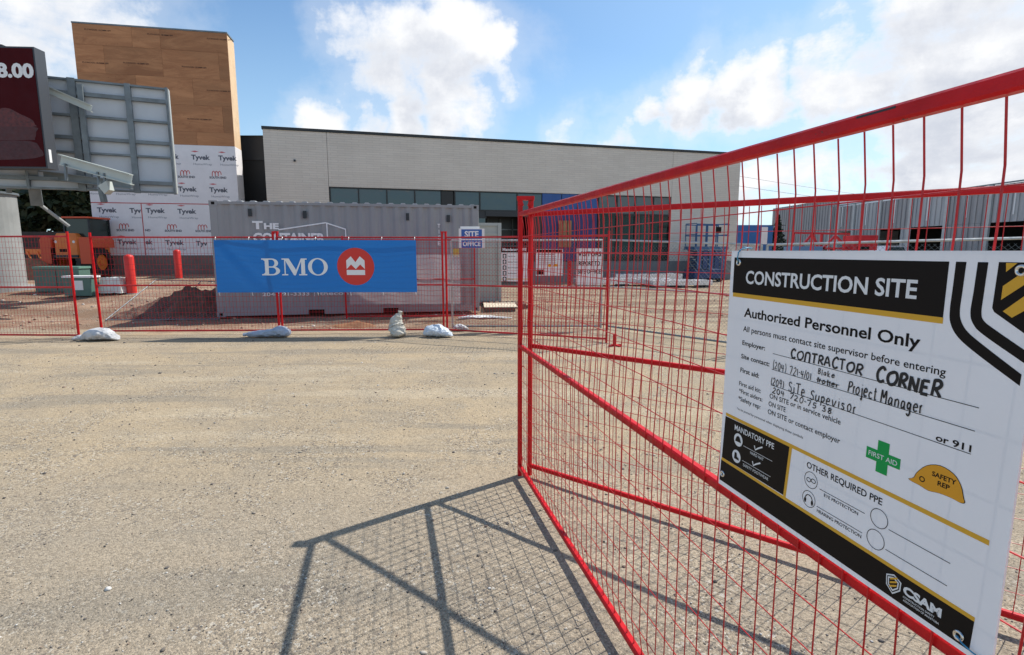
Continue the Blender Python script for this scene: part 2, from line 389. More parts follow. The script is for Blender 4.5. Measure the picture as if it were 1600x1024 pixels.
# loose stones (nobody could count them)
def stones(name, n, xr, yr, size, base_c, dens_fn=None, zoff=.3, col2=None):
    ico = np.array([(1, 0, 0), (-1, 0, 0), (0, 1, 0), (0, -1, 0), (0, 0, 1), (0, 0, -1)], float)
    ft = np.array([(0, 2, 4), (2, 1, 4), (1, 3, 4), (3, 0, 4), (2, 0, 5), (1, 2, 5), (3, 1, 5), (0, 3, 5)])
    # a rounder pebble: subdivide the octahedron once by midpoints
    mids = {}; V = [tuple(v) for v in ico]; F = []
    def md(a, b_):
        k = (min(a, b_), max(a, b_))
        if k not in mids: m_ = (np.array(V[a]) + np.array(V[b_])) / 2; m_ = m_ / np.linalg.norm(m_) * .93; mids[k] = len(V); V.append(tuple(m_))
        return mids[k]
    for a, b_, c in ft: x, y, z = md(a, b_), md(b_, c), md(c, a); F += [(a, x, z), (b_, y, x), (c, z, y), (x, y, z)]
    if size[1] < .012: V = [tuple(v) for v in ico]; F = [tuple(t) for t in ft]
    V = np.array(V); F = np.array(F); k = len(V)
    px = rng.uniform(*xr, n); py = rng.uniform(*yr, n)
    keep = np.array([dens_fn(a, c) > rng.random() for a, c in zip(px, py)]) if dens_fn else np.ones(n, bool)
    px, py = px[keep], py[keep]; n = len(px)
    r = size[0] + (size[1] - size[0]) * rng.random(n) ** 3
    pz = np.array([ground_z(a, c) for a, c in zip(px, py)])
    sc = rng.uniform(.6, 1.25, (n, 3)); sc[:, 2] *= .62; an = rng.uniform(0, 2 * np.pi, n)
    vv = V[None] * sc[:, None] * rng.uniform(.78, 1.15, (n, k, 1)); ca, sa = np.cos(an)[:, None], np.sin(an)[:, None]
    x = vv[:, :, 0] * ca - vv[:, :, 1] * sa; y = vv[:, :, 0] * sa + vv[:, :, 1] * ca
    out = np.stack([x * r[:, None] + px[:, None], y * r[:, None] + py[:, None], vv[:, :, 2] * r[:, None] + (pz + r * zoff)[:, None]], 2).reshape(-1, 3)
    faces = (F[None] + (np.arange(n) * k)[:, None, None]).reshape(-1, 3)
    me = bpy.data.meshes.new(name); me.vertices.add(len(out)); me.vertices.foreach_set('co', out.ravel())
    me.loops.add(faces.size); me.loops.foreach_set('vertex_index', faces.ravel().astype(np.int32))
    me.polygons.add(len(faces)); me.polygons.foreach_set('loop_start', np.arange(0, faces.size, 3, dtype=np.int32)); me.update(calc_edges=True)
    m = bpy.data.materials.new(name + '_mat'); m.use_nodes = True; q = NB(m.node_tree); p = m.node_tree.nodes['Principled BSDF']
    ge = q.n('ShaderNodeNewGeometry'); rp = q.n('ShaderNodeValToRGB'); q.link(ge.outputs['Random Per Island'], rp.inputs[0])
    rp.color_ramp.interpolation = 'CONSTANT'
    cols = col2 or [(.09, .08, .075), (.20, .17, .14), (.33, .29, .23), (.24, .22, .20), (.42, .38, .32), (.27, .20, .15), (.60, .58, .54)]
    el = rp.color_ramp.elements; el[0].color = (*cols[0], 1); el[1].position = 1 / len(cols); el[1].color = (*cols[1], 1)
    for i, c in enumerate(cols[2:]): e = el.new((i + 2) / len(cols)); e.color = (*c, 1)
    q.link(rp.outputs[0], p.inputs['Base Color']); p.inputs['Roughness'].default_value = .9
    me.materials.append(m)
    o = bpy.data.objects.new(name, me); COL.objects.link(o); o['kind'] = 'stuff'; return o
def view_dens(x, y):
    if abs(x) > y * .98 + .8: return 0
    pt = .5 + .9 * mnoise.noise(Vector((x * .9, y * .9, 8)))
    return max(.06, pt) * min(1., (3.2 / max(y, 1.)) ** 1.1)
stones('pebbles', 110000, (-7, 7), (.9, 8.), (.0022, .0075), 0, view_dens)
stones('gravel', 14000, (-8.5, 8.5), (1.0, 9.8), (.0055, .014), 0, lambda x, y: 0 if abs(x) > y * .98 + .8 else .10 + .55 * max(0, mnoise.noise(Vector((x * .7, y * .9, 5)))) , zoff=.25, col2=[(.07, .065, .06), (.14, .12, .10), (.26, .22, .18), (.10, .09, .085), (.42, .38, .32), (.18, .13, .10), (.34, .31, .27)])
stones('larger_stones', 260, (-8, 8), (1.6, 9.6), (.010, .022), 0, lambda x, y: 0 if abs(x) > y * .98 + .8 else .6, zoff=.2)
stones('rubble', 3400, (-14, 9), (10.6, 20), (.012, .05), 0, lambda x, y: .25 + .9 * max(0, mnoise.noise(Vector((x * .8, y * .8, 2)))) + (.2 if x < 0 else 0), zoff=.2,
       col2=[(.30, .20, .14), (.45, .36, .28), (.60, .56, .50), (.20, .12, .09), (.36, .26, .19), (.26, .18, .13)])

# ------------------------------------------------------------------ dirt mound beside the container
def heap(name, cx, cy, rx, ry, h, m, n=56, seed=0, pw=1.2):
    mb = MB(); vs = []
    for j in range(n + 1):
        for i in range(n + 1):
            u, v = i / n * 2 - 1, j / n * 2 - 1; x, y = cx + u * rx, cy + v * ry
            d = math.sqrt(u * u + v * v); d *= 1 + .28 * mnoise.noise(Vector((x * .9, y * .9, seed)))
            z = h * max(0., 1 - d ** pw) ** 1.15
            z *= 1 + .30 * mnoise.noise(Vector((x * 2, y * 2, seed + 3)))
            z += (.11 * h * mnoise.noise(Vector((x * 6, y * 6, seed))) + .06 * h * mnoise.noise(Vector((x * 15, y * 15, seed)))) * (1 if z > .02 else 0)
            vs.append((x - cx, y - cy, z - .05 + ground_z(x, y)))
    mb.v = vs; k = n + 1
    mb.f = [(j * k + i, j * k + i + 1, (j + 1) * k + i + 1, (j + 1) * k + i) for j in range(n) for i in range(n)]
    return mb.build(name, m, None, (cx, cy, 0), True)
DIRT = mat('dark_red_brown_dirt', (.19, .115, .085), .95, base2=(.105, .062, .048), vscale=3, bump=1., bscale=16, spec=.1)
o = heap('dirt_mound', -7.75, 13.2, 1.9, 1.25, .68, DIRT, seed=4, n=90); tag(o, 'dark brown mound of dug earth left of the grey container', 'dirt mound')
DIRT2 = mat('orange_dirt', (.33, .17, .09), .95, base2=(.22, .115, .07), vscale=4, bump=.8, bscale=20, spec=.1)
o = heap('dirt_mound', -19.5, 21.5, 3.2, 1.6, .8, DIRT2, seed=9, n=30); tag(o, 'low orange dirt mound far left behind the sign column', 'dirt mound')
o = heap('dirt_mound', -3.25, 11.15, .62, .33, .20, DIRT2, seed=19, n=26); tag(o, 'small heap of loose earth at the foot of the container front', 'dirt mound')

# ------------------------------------------------------------------ red gates in front (two leaves on one pair of posts)
A1 = R(13.3); GATE_RZ = math.atan2(-math.cos(A1), math.sin(A1))
A2 = R(51.0); GATE2_RZ = math.atan2(-math.cos(A2), math.sin(A2))
def wire_profile(z):
    """out-of-plane bend of the mesh wires (local y, + = away from the camera)"""
    pts = [(.10, .0), (.19, -.013), (.84, -.016), (.93, -.0185), (1.03, -.013), (1.60, .013), (1.695, .013), (1.79, .0)]
    for (a, y0), (c, y1) in zip(pts, pts[1:]):
        if a <= z <= c: return y0 + (y1 - y0) * (z - a) / (c - a)
    return 0.
def gate(name, label, loc, rz, L, zs=(.0, 0.), hinge_top=True):
    t = thing(name, label, 'gate', loc, rz)
    tb = .029
    for x in (0, L):
        MB().beam((x, 0, 0), (x, 0, 1.905), tb, tb, up=(0, 1, 0), ch=.005).build('post', RED, t)
    for z, hgt in ((1.807, .030), (.930, .028), (.075, .028)):
        MB().beam((tb / 2, 0, z), (L - tb / 2, 0, z), .028, hgt, ch=.005).build('rail', RED, t)
    # vertical wires
    pts = [(0, wire_profile(z), z) for z in (.088, .10, .19, .84, .93, 1.03, 1.60, 1.695, 1.79)]
    base = MB().tube([Vector(p_) for p_ in pts], .0019, 6).build('vertical_wire', RED_W, t, (.055, 0, 0))
    n = int((L - .06) / .0598)
    for i in range(1, n):
        share('vertical_wire', base, t, (.055 + .0598 * i, random.uniform(-.0012, .0012), 0), (random.uniform(-.002, .002), random.uniform(-.0025, .0025), 0))
    hb = None
    for k in range(16):
        z = 1.665 - .1062 * k
        if z < .13: break
        y = wire_profile(z) + .0048
        if hb is None: hb = MB().tube([(tb / 2, 0, 0), (L / 3, .0, .001), (L * .66, 0, -.001), (L - tb / 2, 0, 0)], .0016, 6).build('horizontal_wire', RED_W, t, (0, y, z))
        else: share('horizontal_wire', hb, t, (0, y, z))
    return t
g1 = gate('fence_gate', 'near red mesh gate leaf that carries the big construction site sign', (.054, 3.603, 0), GATE_RZ, 3.05)
g2 = gate('fence_gate', 'red mesh gate leaf folded out behind the big construction site sign', (.124, 3.615, 0), GATE2_RZ, 3.05)
# worn chip on the top rail, weld plates
MB().beam((2.62, -.0142, 1.8155), (2.70, -.0142, 1.8155), .0008, .004).build('paint_chip', DARKG, g1)
cp = MB()
cp.cham(-.022, .092, -.024, .036, 1.897, 1.922, .004)
cp.prism([(-.016, 1.898), (.012, 1.898), (.024, 1.862), (-.016, 1.862)], -.018, .018)
cp.prism([(.058, 1.898), (.086, 1.898), (.086, 1.862), (.046, 1.862)], -.006, .030)
o = cp.build('fence_coupler', RED, None, (.054, 3.603, 0)); tag(o, 'red steel coupler cap joining the two near gate posts at the top', 'fence clamp')

# ------------------------------------------------------------------ construction site sign
SG = thing('construction_sign', 'large white, black and gold CONSTRUCTION SITE sign tied to the near red gate', 'sign', (.054, 3.603, 0), GATE_RZ)
SY = -.025
p_ = SIGNW.node_tree.nodes['Principled BSDF']; q = NB(SIGNW.node_tree); tl = q.n('ShaderNodeBsdfTranslucent'); tl.inputs[0].default_value = (.92, .90, .93, 1)
ms = q.n('ShaderNodeMixShader'); ms.inputs[0].default_value = .03; q.link(p_.outputs[0], ms.inputs[1]); q.link(tl.outputs[0], ms.inputs[2]); q.link(ms.outputs[0], SIGNW.node_tree.nodes['Material Output'].inputs[0])
m = MB(); x0, x1, z0, z1 = 2.285, 2.958, .952, 1.570; N_ = 16
for j in range(N_ + 1):
    for i in range(N_ + 1): m.v.append((x0 + (x1 - x0) * i / N_, SY, z0 + (z1 - z0) * j / N_))
m.f = [(j * 17 + i, j * 17 + i + 1, (j + 1) * 17 + i + 1, (j + 1) * 17 + i) for j in range(16) for i in range(16)]
for a, c, d_, e_ in ((x0, x0, z0, z1), (x1, x1, z0, z1), (x0, x1, z0, z0), (x0, x1, z1, z1)):
    m.add([(a, SY, d_), (c, SY, e_), (c, SY + .004, e_), (a, SY + .004, d_)], [(0, 1, 2, 3)])
m.build('board', SIGNW, SG)
# wire show-through folds of the plastic sheet
K = -.0253; STEP = .00002
class Each(MB):
    """every print shape its own object"""
    def start(s, name, m, parent): s.q = (name, m, parent); return s
    def add(s, vs, fs):
        k = MB(); MB.add(k, vs, fs); k.build(*s.q); return s
mb = Each().start('black_panel_print', BLACK, SG)
mb.flat([(2.298, 1.4655), (2.8297, 1.4655), (2.8297, 1.5533), (2.298, 1.5533)], K)
mb.flat([(2.293, 1.0282), (2.5207, 1.0265), (2.5288, 1.1440), (2.2986, 1.1425)], K)
mb.flat([(2.2885, .9640), (2.9267, .9612), (2.9286, 1.0112), (2.2908, 1.0205)], K)
def smooth2(pts, n=5, closed=False):
    out = []
    N = len(pts)
    for i in range(N - 1):
        p0, p1, p2, p3 = pts[max(i - 1, 0)], pts[i], pts[i + 1], pts[min(i + 2, N - 1)]
        for j in range(n):
            t = j / n
            out.append(tuple(.5 * (2 * p1[k] + (p2[k] - p0[k]) * t + (2 * p0[k] - 5 * p1[k] + 4 * p2[k] - p3[k]) * t * t + (3 * p1[k] - p0[k] - 3 * p2[k] + p3[k]) * t ** 3) for k in (0, 1)))
    out.append(pts[-1]); return out
oc1 = smooth2([(2.8398, 1.5533), (2.8393, 1.510), (2.8388, 1.481), (2.8418, 1.459), (2.8555, 1.4385), (2.8847, 1.4181), (2.9456, 1.3835)])
ic1 = smooth2([(2.9460, 1.3998), (2.8992, 1.4281), (2.8697, 1.4478), (2.8575, 1.464), (2.8540, 1.4806), (2.8545, 1.510), (2.8553, 1.5533)])
mb.flat(oc1 + ic1, K)
oc2 = smooth2([(2.8714, 1.5534), (2.8704, 1.510), (2.8695, 1.4774), (2.8763, 1.4600), (2.8927, 1.4464), (2.9475, 1.4160)])
ic2 = smooth2([(2.9470, 1.4335), (2.9045, 1.4577), (2.8895, 1.468), (2.8848, 1.480), (2.8850, 1.510), (2.8858, 1.5534)])
mb.flat(oc2 + ic2, K)
mb.flat([(2.8997, 1.554), (2.8984, 1.4878), (2.9017, 1.4822), (2.9475, 1.4540), (2.9475, 1.554)], K)
mb = Each().start('gold_band_print', GOLD, SG)
mb.rect(2.300, 2.8303, 1.4556, 1.4655, K - 0.000014)
mb.flat([(2.2998, 1.1443), (2.9342, 1.1385), (2.9342, 1.1468), (2.2996, 1.1525)], K - 0.000028)
mb.flat([(2.5207, 1.0240), (2.5283, 1.0230), (2.5367, 1.1441), (2.5288, 1.1441)], K - 0.000028)
mb.flat([(2.2908, 1.0205), (2.9286, 1.0112), (2.9288, 1.0182), (2.2933, 1.0282)], K - 0.000028)
mb.flat([(2.9092, 1.553), (2.9233, 1.553), (2.9107, 1.5403)], K - 0.000336)
mb.flat([(2.9089, 1.5202), (2.9322, 1.5411), (2.9420, 1.548), (2.9440, 1.530), (2.9344, 1.5229), (2.9088, 1.5005)], K - 0.000336)
mb.flat([(2.9130, 1.4846), (2.9362, 1.5074), (2.9450, 1.514), (2.9465, 1.494), (2.9385, 1.4874), (2.9253, 1.4768)], K - 0.000336)
tx = Each().start('rule_print', BLACK, SG); tw = Each().start('rule_print', WPRINT, SG)
T = [('CONSTRUCTION SITE', 2.3463, 2.7828, 1.4905, 0.0316, .022, 1),
('Authorized Personnel Only', 2.3479, 2.7978, 1.4096, 0.0225, .020, 0),
('All persons must contact site supervisor before entering', 2.3481, 2.844, 1.3737, 0.0135, .008, 0),
('Employer:', 2.3482, 2.4301, 1.3399, 0.0114, .018, 0),
('Site contact:', 2.3469, 2.4482, 1.3058, 0.0114, .018, 0),
('First aid:', 2.3471, 2.416, 1.2706, 0.012, .018, 0),
('First aid kit:', 2.3456, 2.4256, 1.2365, 0.0111, .008, 0),
('*First aiders:', 2.3463, 2.433, 1.218, 0.0106, .008, 0),
('*Safety rep:', 2.346, 2.4279, 1.1981, 0.0111, .008, 0),
('ON SITE or in service vehicle', 2.456, 2.6562, 1.2338, 0.0111, .008, 0),
('ON SITE', 2.4545, 2.5092, 1.2149, 0.0111, .008, 0),
('ON SITE or contact employer', 2.4537, 2.6588, 1.1958, 0.0112, .008, 0),
('*to be posted by personnel when displaying these symbols', 2.3426, 2.5648, 1.1734, 0.0056, 0, 0),
('or 911', 2.84, 2.8943, 1.2673, 0.0110, .022, 0),
('MANDATORY PPE', 2.3388, 2.4818, 1.1187, 0.0140, .010, 1),
('HARD HAT', 2.403, 2.4503, 1.0787, 0.0071, 0, 1),
('SAFETY FOOTWEAR', 2.3796, 2.4706, 1.0382, 0.0072, 0, 1),
('OTHER REQUIRED PPE', 2.5811, 2.7596, 1.1166, 0.0133, .014, 0),
('EYE PROTECTION', 2.6318, 2.7133, 1.0749, 0.0064, .012, 0),
('HEARING PROTECTION', 2.6171, 2.7246, 1.0345, 0.0068, .012, 0),
('CSAM', 2.8149, 2.8809, 0.9825, 0.0160, .05, 1),
('CONSTRUCTION SAFETY', 2.8157, 2.8706, 0.9755, 0.0036, .01, 1),
('ASSOCIATION OF MANITOBA', 2.8165, 2.8791, 0.9695, 0.0036, .01, 1)]
for s_, x0, x1, z, cap, bo, wh in T:
    m_ = MB(); text(m_, s_, x0, x1, z, cap, K - 0.000168, bo); m_.build('lettering', WPRINT if wh else BLACK, SG)
for (a, c, z) in ((2.4568, 2.8978, 1.3380), (2.4571, 2.8962, 1.3015), (2.4574, 2.8946, 1.2648), (2.6193, 2.7271, 1.0855), (2.6158, 2.726, 1.0461), (2.777, 2.8848, 1.0803), (2.7751, 2.8839, 1.0414)):
    tx.rect(a, c, z - .0006, z + .0006, K - 0.000140)
for (a, c, z) in ((2.3764, 2.4795, 1.0895), (2.3753, 2.4777, 1.051)): tw.rect(a, c, z - .0005, z + .0005, K - 0.000140)
for cx, cz, r in ((2.5953, 1.0938, .0178), (2.5937, 1.0515, .0178), (2.7567, 1.0905, .0180), (2.7538, 1.0485, .0185)):
    tx.ring(cx, cz, r, r, .0012, K - 0.000140)
# pictograms
tx.ring(2.5895, 1.0925, .0065, .005, .0016, K - 0.000140, 14); tx.ring(2.6020, 1.0945, .0065, .005, .0016, K - 0.000140, 14)
tx.ring(2.5937, 1.0500, .0105, .0115, .0020, K - 0.000140, 14, a0=0, a1=math.pi)
tx.disc(2.5842, 1.0465, .0030, .0058, K - 0.000140, 10); tx.disc(2.6032, 1.0465, .0030, .0058, K - 0.000140, 10)
tw.disc(2.3555, 1.0971, .0166, .0166, K - 0.000140); tw.disc(2.3520, 1.0526, .0166, .0166, K - 0.000140)
for z0 in (1.1045, 1.0638):
    dx = 0 if z0 > 1.1 else -.0033
    tw.ribbon([(2.4160 + dx, z0), (2.4200 + dx, z0 - .0095), (2.4300 + dx, z0 - .002), (2.4440 + dx, z0 + .006)], .0036, K - 0.000140)
hp = Each().start('pictogram_print', BLACK, SG)
hp.flat([(2.3440, 1.0915), (2.3672, 1.0925), (2.3640, 1.0990), (2.3610, 1.1050), (2.3550, 1.1075), (2.3490, 1.1040), (2.3460, 1.0980)], K - 0.000700)
hp.flat([(2.3440, 1.0450), (2.3630, 1.0450), (2.3620, 1.0500), (2.3540, 1.0530), (2.3530, 1.0620), (2.3450, 1.0620)], K - 0.000700)
lg = [(2.7814, .9990), (2.7960, 1.0060), (2.8106, .9990), (2.8100, .9830), (2.7965, .9690), (2.7830, .9800)]
def scale_poly(P_, f, c=None):
    cx = sum(a for a, _ in P_) / len(P_); cz = sum(c_ for _, c_ in P_) / len(P_)
    return [(cx + (a - cx) * f, cz + (c_ - cz) * f) for a, c_ in P_]
tw.flat(lg, K - 0.000140); bk = Each().start('emblem_print', BLACK, SG); bk.flat(scale_poly(lg, .84), K - 0.000770); tw2 = MB(); tw2.flat(scale_poly(lg, .72), K - 0.000840); bk.flat(scale_poly(lg, .56), K - 0.000882); tw2.build('emblem_print', WPRINT, SG)
gd = MB()
for k in range(3): gd.flat([(2.7900 , .9790 + .007 * k), (2.8030, .9880 + .007 * k - .001), (2.8030, .9915 + .007 * k - .001), (2.7900, .9825 + .007 * k)], K - 0.000924)
gd.build('emblem_print', GOLD, SG); 
mb = MB(); mb.rect(2.7400, 2.7627, 1.1740, 1.2330, K - 0.000140); mb.rect(2.7180, 2.7400, 1.1925, 1.2138, K - 0.000140); mb.rect(2.7627, 2.7855, 1.1945, 1.2138, K - 0.000140)
mb.build('green_cross_print', GREEN, SG)
mb = MB(); text(mb, 'FIRST AID', 2.7230, 2.7800, 1.1990, .0088, K - 0.000280, .004); mb.build('lettering', WPRINT, SG)
hel = [(2.8036, 1.1869), (2.8120, 1.1925), (2.8167, 1.2035), (2.8313, 1.2207), (2.8519, 1.2290), (2.8729, 1.2245), (2.8854, 1.2115), (2.8915, 1.1940), (2.8938, 1.1868), (2.887, 1.1840), (2.874, 1.1853), (2.8552, 1.1845), (2.8378, 1.1810), (2.8231, 1.1835), (2.8082, 1.1846)]
hs = smooth2(hel + [hel[0]], 3)[:-1]
mb = MB(); mb.flat(scale_poly(hs, 1.03), K - 0.000140); mb.build('hard_hat_outline_print', BLACK, SG)
mb = MB(); mb.flat(hs, K - 0.000224); mb.build('hard_hat_print', ORANGE_P, SG)
mb = Each().start('lettering', BLACK, SG); text(mb, 'SAFETY', 2.8409, 2.8793, 1.2081, .0080, K - 0.000336, .03); text(mb, 'REP', 2.8512, 2.8705, 1.1960, .0080, K - 0.000336, .03); mb.ring(2.8258, 1.1955, .0050, .0050, .0018, K - 0.000336, 10)

# handwriting: single strokes, letter by letter
STR = {
 'C': [[(.9, .8), (.6, 1), (.2, .8), (.05, .45), (.25, .08), (.6, 0), (.95, .15)]], 'O': [[(.5, 1), (.12, .8), (.05, .4), (.35, 0), (.8, .1), (.95, .55), (.75, .95), (.45, 1)]],
 'N': [[(.1, 0), (.12, 1)], [(.12, .95), (.85, .05)], [(.87, 0), (.9, 1)]], 'n': [[(.1, 0), (.14, .75), (.3, .95), (.7, .95), (.85, .7), (.88, 0)]],
 'ŋ': [[(.15, .6), (.18, 0)], [(.18, .4), (.45, .62), (.75, .5), (.78, 0)]], 'T': [[(.0, .95), (1, 1)], [(.5, 1), (.48, 0)]], 'R': [[(.12, 0), (.15, 1)], [(.1, .95), (.6, 1), (.85, .78), (.6, .52), (.15, .45)], [(.35, .48), (.95, 0)]],
 'A': [[(.0, 0), (.5, 1), (.9, 0)], [(.2, .35), (.75, .38)]], 'E': [[(.12, 0), (.12, 1)], [(.12, .98), (.85, 1)], [(.12, .52), (.75, .54)], [(.1, .02), (.9, .03)]],
 'S': [[(.85, .85), (.55, 1), (.2, .85), (.25, .6), (.7, .42), (.75, .12), (.4, 0), (.05, .12)]], 'i': [[(.4, .62), (.42, 0)], [(.42, .85), (.45, .88)]], 'e': [[(.1, .32), (.75, .38), (.6, .62), (.3, .6), (.1, .3), (.3, 0), (.8, .08)]],
 'P': [[(.15, 0), (.15, 1)], [(.05, .92), (.6, 1), (.85, .75), (.5, .5), (.15, .48)]], 'r': [[(.15, .6), (.2, 0)], [(.2, .4), (.45, .6), (.75, .58)]], 'o': [[(.45, .6), (.12, .4), (.2, .05), (.55, 0), (.8, .3), (.6, .58), (.4, .6)]],
 'j': [[(.5, .6), (.55, -.25), (.3, -.35), (.1, -.2)], [(.5, .82), (.53, .85)]], 'c': [[(.75, .5), (.4, .6), (.12, .3), (.35, 0), (.8, .1)]], 't': [[(.45, .95), (.42, .15), (.6, 0), (.85, .1)], [(.0, .64), (.95, .70)]],
 'M': [[(.05, 0), (.1, 1), (.45, .4), (.8, 1), (.9, 0)]], 'a': [[(.7, .55), (.3, .6), (.1, .3), (.25, .03), (.65, .2), (.72, .55), (.75, .1), (.9, .02)]],
 'g': [[(.7, .5), (.3, .6), (.1, .3), (.35, .1), (.7, .3), (.7, .55), (.7, -.2), (.4, -.4), (.1, -.25)]], 'u': [[(.1, .6), (.12, .15), (.4, 0), (.72, .2), (.75, .6), (.78, .05)]],
 'p': [[(.15, .6), (.18, -.4)], [(.18, .45), (.5, .62), (.8, .35), (.5, .02), (.2, .1)]], 'v': [[(.05, .6), (.4, 0), (.8, .6)]], 's': [[(.7, .52), (.35, .6), (.25, .42), (.65, .2), (.5, 0), (.1, .06)]],
 'B': [[(.12, 0), (.15, 1)], [(.1, .95), (.6, 1), (.7, .75), (.2, .52)], [(.2, .52), (.75, .45), (.75, .1), (.1, 0)]], 'l': [[(.4, 1), (.4, .05), (.55, 0)]], 'k': [[(.2, 1), (.2, 0)], [(.75, .6), (.25, .28), (.8, 0)]],
 '(': [[(.7, 1.1), (.35, .75), (.3, .3), (.6, -.12)]], ')': [[(.3, 1.1), (.65, .75), (.65, .3), (.3, -.12)]], '-': [[(.1, .48), (.85, .5)]], '/': [[(.1, -.1), (.85, 1.05)]],
 '0': [[(.5, 1), (.15, .7), (.15, .25), (.5, 0), (.8, .3), (.8, .75), (.45, 1)]], '1': [[(.4, .95), (.45, 0)]], '2': [[(.1, .8), (.45, 1), (.75, .75), (.5, .4), (.08, .03), (.9, .05)]],
 '3': [[(.1, .9), (.6, .98), (.65, .7), (.35, .52), (.75, .35), (.6, .02), (.1, .05)]], '4': [[(.2, 1), (.12, .5), (.85, .52)], [(.65, .98), (.62, 0)]], '5': [[(.8, .98), (.25, .95), (.2, .55), (.65, .55), (.75, .2), (.45, 0), (.1, .08)]],
 '7': [[(.08, .95), (.85, 1), (.4, 0)]], '8': [[(.5, 1), (.2, .8), (.45, .55), (.8, .3), (.5, 0), (.15, .25), (.5, .55), (.78, .82), (.5, 1)]]}
def hand(mb, s_, x0, x1, z, cap, w, sp=1., rise=0.):
    rr = random.Random(s_); wd = [{' ': .75}.get(ch, .5 if ch in '1li(-)/jrt' else (1.25 if ch in 'MmO' else 1.)) * rr.uniform(.9, 1.12) for ch in s_]; tot = sum(wd); ox = x0
    for i, ch in enumerate(s_):
        cw = wd[i] / tot * (x1 - x0); lw = cw * .82
        if ch in STR:
            oz = z + rr.uniform(-.07, .07) * cap + rise * i / len(s_); sc = cap * rr.uniform(.88, 1.12); sk = rr.uniform(-.05, .22)
            for st in STR[ch]:
                P_ = smooth2(st, 5) if len(st) > 2 else st
                mb.ribbon([(ox + (a + sk * c) * lw, oz + c * sc) for a, c in P_], w * rr.uniform(.85, 1.1), K - 0.000560)
        ox += cw
hw = MB(); hw_kind = 'handwriting'
hand(hw, 'COnTRACTOR', 2.5134, 2.6975, 1.3390, .0195, .0040, rise=.003)
hand(hw, 'CORNER', 2.7236, 2.8438, 1.3370, .0250, .0056)
hand(hw, '(204) 721-4/01', 2.4604, 2.5763, 1.3040, .0165, .0019)
hand(hw, 'Blake', 2.5907, 2.6358, 1.3215, .0110, .0019); hand(hw, 'trotter', 2.5899, 2.6446, 1.3045, .0102, .0024)
hw.ribbon([(2.588, 1.3085), (2.646, 1.3105)], .0013, K - 0.000560)
hand(hw, 'Project Maŋager', 2.6655, 2.8148, 1.3030, .0215, .0027)
hand(hw, '(204)', 2.4575, 2.500, 1.2665, .0165, .0019); hand(hw, 'SiTe Supevisor', 2.5131, 2.689, 1.2650, .0215, .0025)
hand(hw, '204 720-75 38', 2.4639, 2.6363, 1.2485, .0122, .0021)
hw.build('handwriting', INK, SG)
# grommets and ties
GROM = mat('brushed_grommet', (.72, .70, .66), .22, 1.)
for cx, cz in ((2.3162, 1.5412), (2.3005, .9844), (2.9098, .9741), (2.9297, 1.5429)):
    m_ = MB(); n = 20
    prof = [(.0085, 0), (.0080, -.0018), (.0060, -.0026), (.0042, -.0016), (.0036, .001)]
    vs_ = [(cx + r_ * math.cos(2 * math.pi * i / n), K + d_ - .0006, cz + r_ * math.sin(2 * math.pi * i / n)) for r_, d_ in prof for i in range(n)]
    m_.add(vs_, [(j * n + i, (j + 1) * n + i, (j + 1) * n + (i + 1) % n, j * n + (i + 1) % n) for j in range(len(prof) - 1) for i in range(n)])
    m_.add([(cx + .0038 * math.cos(2 * math.pi * i / n), K + .0003, cz + .0038 * math.sin(2 * math.pi * i / n)) for i in range(n)], [tuple(range(n))])
    m_.build('grommet', GROM, SG, smooth=True)
BLUET = mat('blue_plastic_tie', (.05, .28, .45), .4)
o = MB().tube([(2.3162, -.0275, 1.5412), (2.3175, -.031, 1.552), (2.319, -.030, 1.566), (2.319, -.022, 1.574), (2.318, -.002, 1.577), (2.312, .012, 1.576), (2.300, .010, 1.578), (2.288, .002, 1.579)], .0016, 6).build('blue_tie', BLUET, None, (.054, 3.603, 0), True)
o.rotation_euler = (0, 0, GATE_RZ); tag(o, 'blue plastic tie through the upper left corner grommet of the construction sign', 'cable tie')
o = MB().tube([(2.9098, -.029, .9741), (2.920, -.032, .970), (2.934, -.031, .966), (2.950, -.028, .963), (2.962, -.020, .963), (2.975, -.004, .966), (2.99, .014, .966), (3.01, .012, .965), (3.03, .0, .960)], .0014, 6).build('blue_tie', BLUET, None, (.054, 3.603, 0), True)
o.rotation_euler = (0, 0, GATE_RZ); tag(o, 'blue string tied from the bottom right grommet of the construction sign', 'cable tie')

STEP = .00012
# ------------------------------------------------------------------ red fence panels at the back
def fence_proto(L):
    t = thing('temporary_fence', '', 'fence', (0, 0, 0), 0, 'red temporary fence panels along the site edge')
    for x in (0, L): MB().beam((x, 0, 0), (x, 0, 1.90), .034, .034, up=(0, 1, 0), ch=.006).build('post', RED, t)
    for z in (1.815, .93, .075): MB().beam((.017, 0, z), (L - .017, 0, z), .030, .030, ch=.005).build('rail', RED_OLD, t)
    m = MB(); n = int(L / .058)
    for i in range(1, n): x = i * L / n; m.tube([(x, 0, .09), (x, 0, 1.80)], .0024, 3, False)
    for k in range(17): z = 1.72 - .1 * k; m.tube([(.017, .004, z), (L - .017, .004, z)], .0024, 3, False)
    m.build('wire_mesh', RED_W, t, kind='stuff')
    return t
fp = fence_proto(3.03)
def put_fence(a, c, label, first=False, lean=0.):
    o = fp if first else copy_tree(fp)
    o.location = (a[0], a[1], ground_z(*a) if False else 0); o.rotation_euler = (R(lean), 0, math.atan2(c[1] - a[1], c[0] - a[0]))
    L = math.hypot(c[0] - a[0], c[1] - a[1]); o.scale = (L / 3.03, 1, 1); o['label'] = label
    return o
put_fence((-10.85, 9.62), (-7.74, 9.50), 'leftmost red mesh fence panel, in front of the sign column', True)
put_fence((-7.72, 10.02), (-4.42, 10.12), 'red mesh fence panel between the white sandbag and the blue banner, dirt mound behind', lean=1.2)
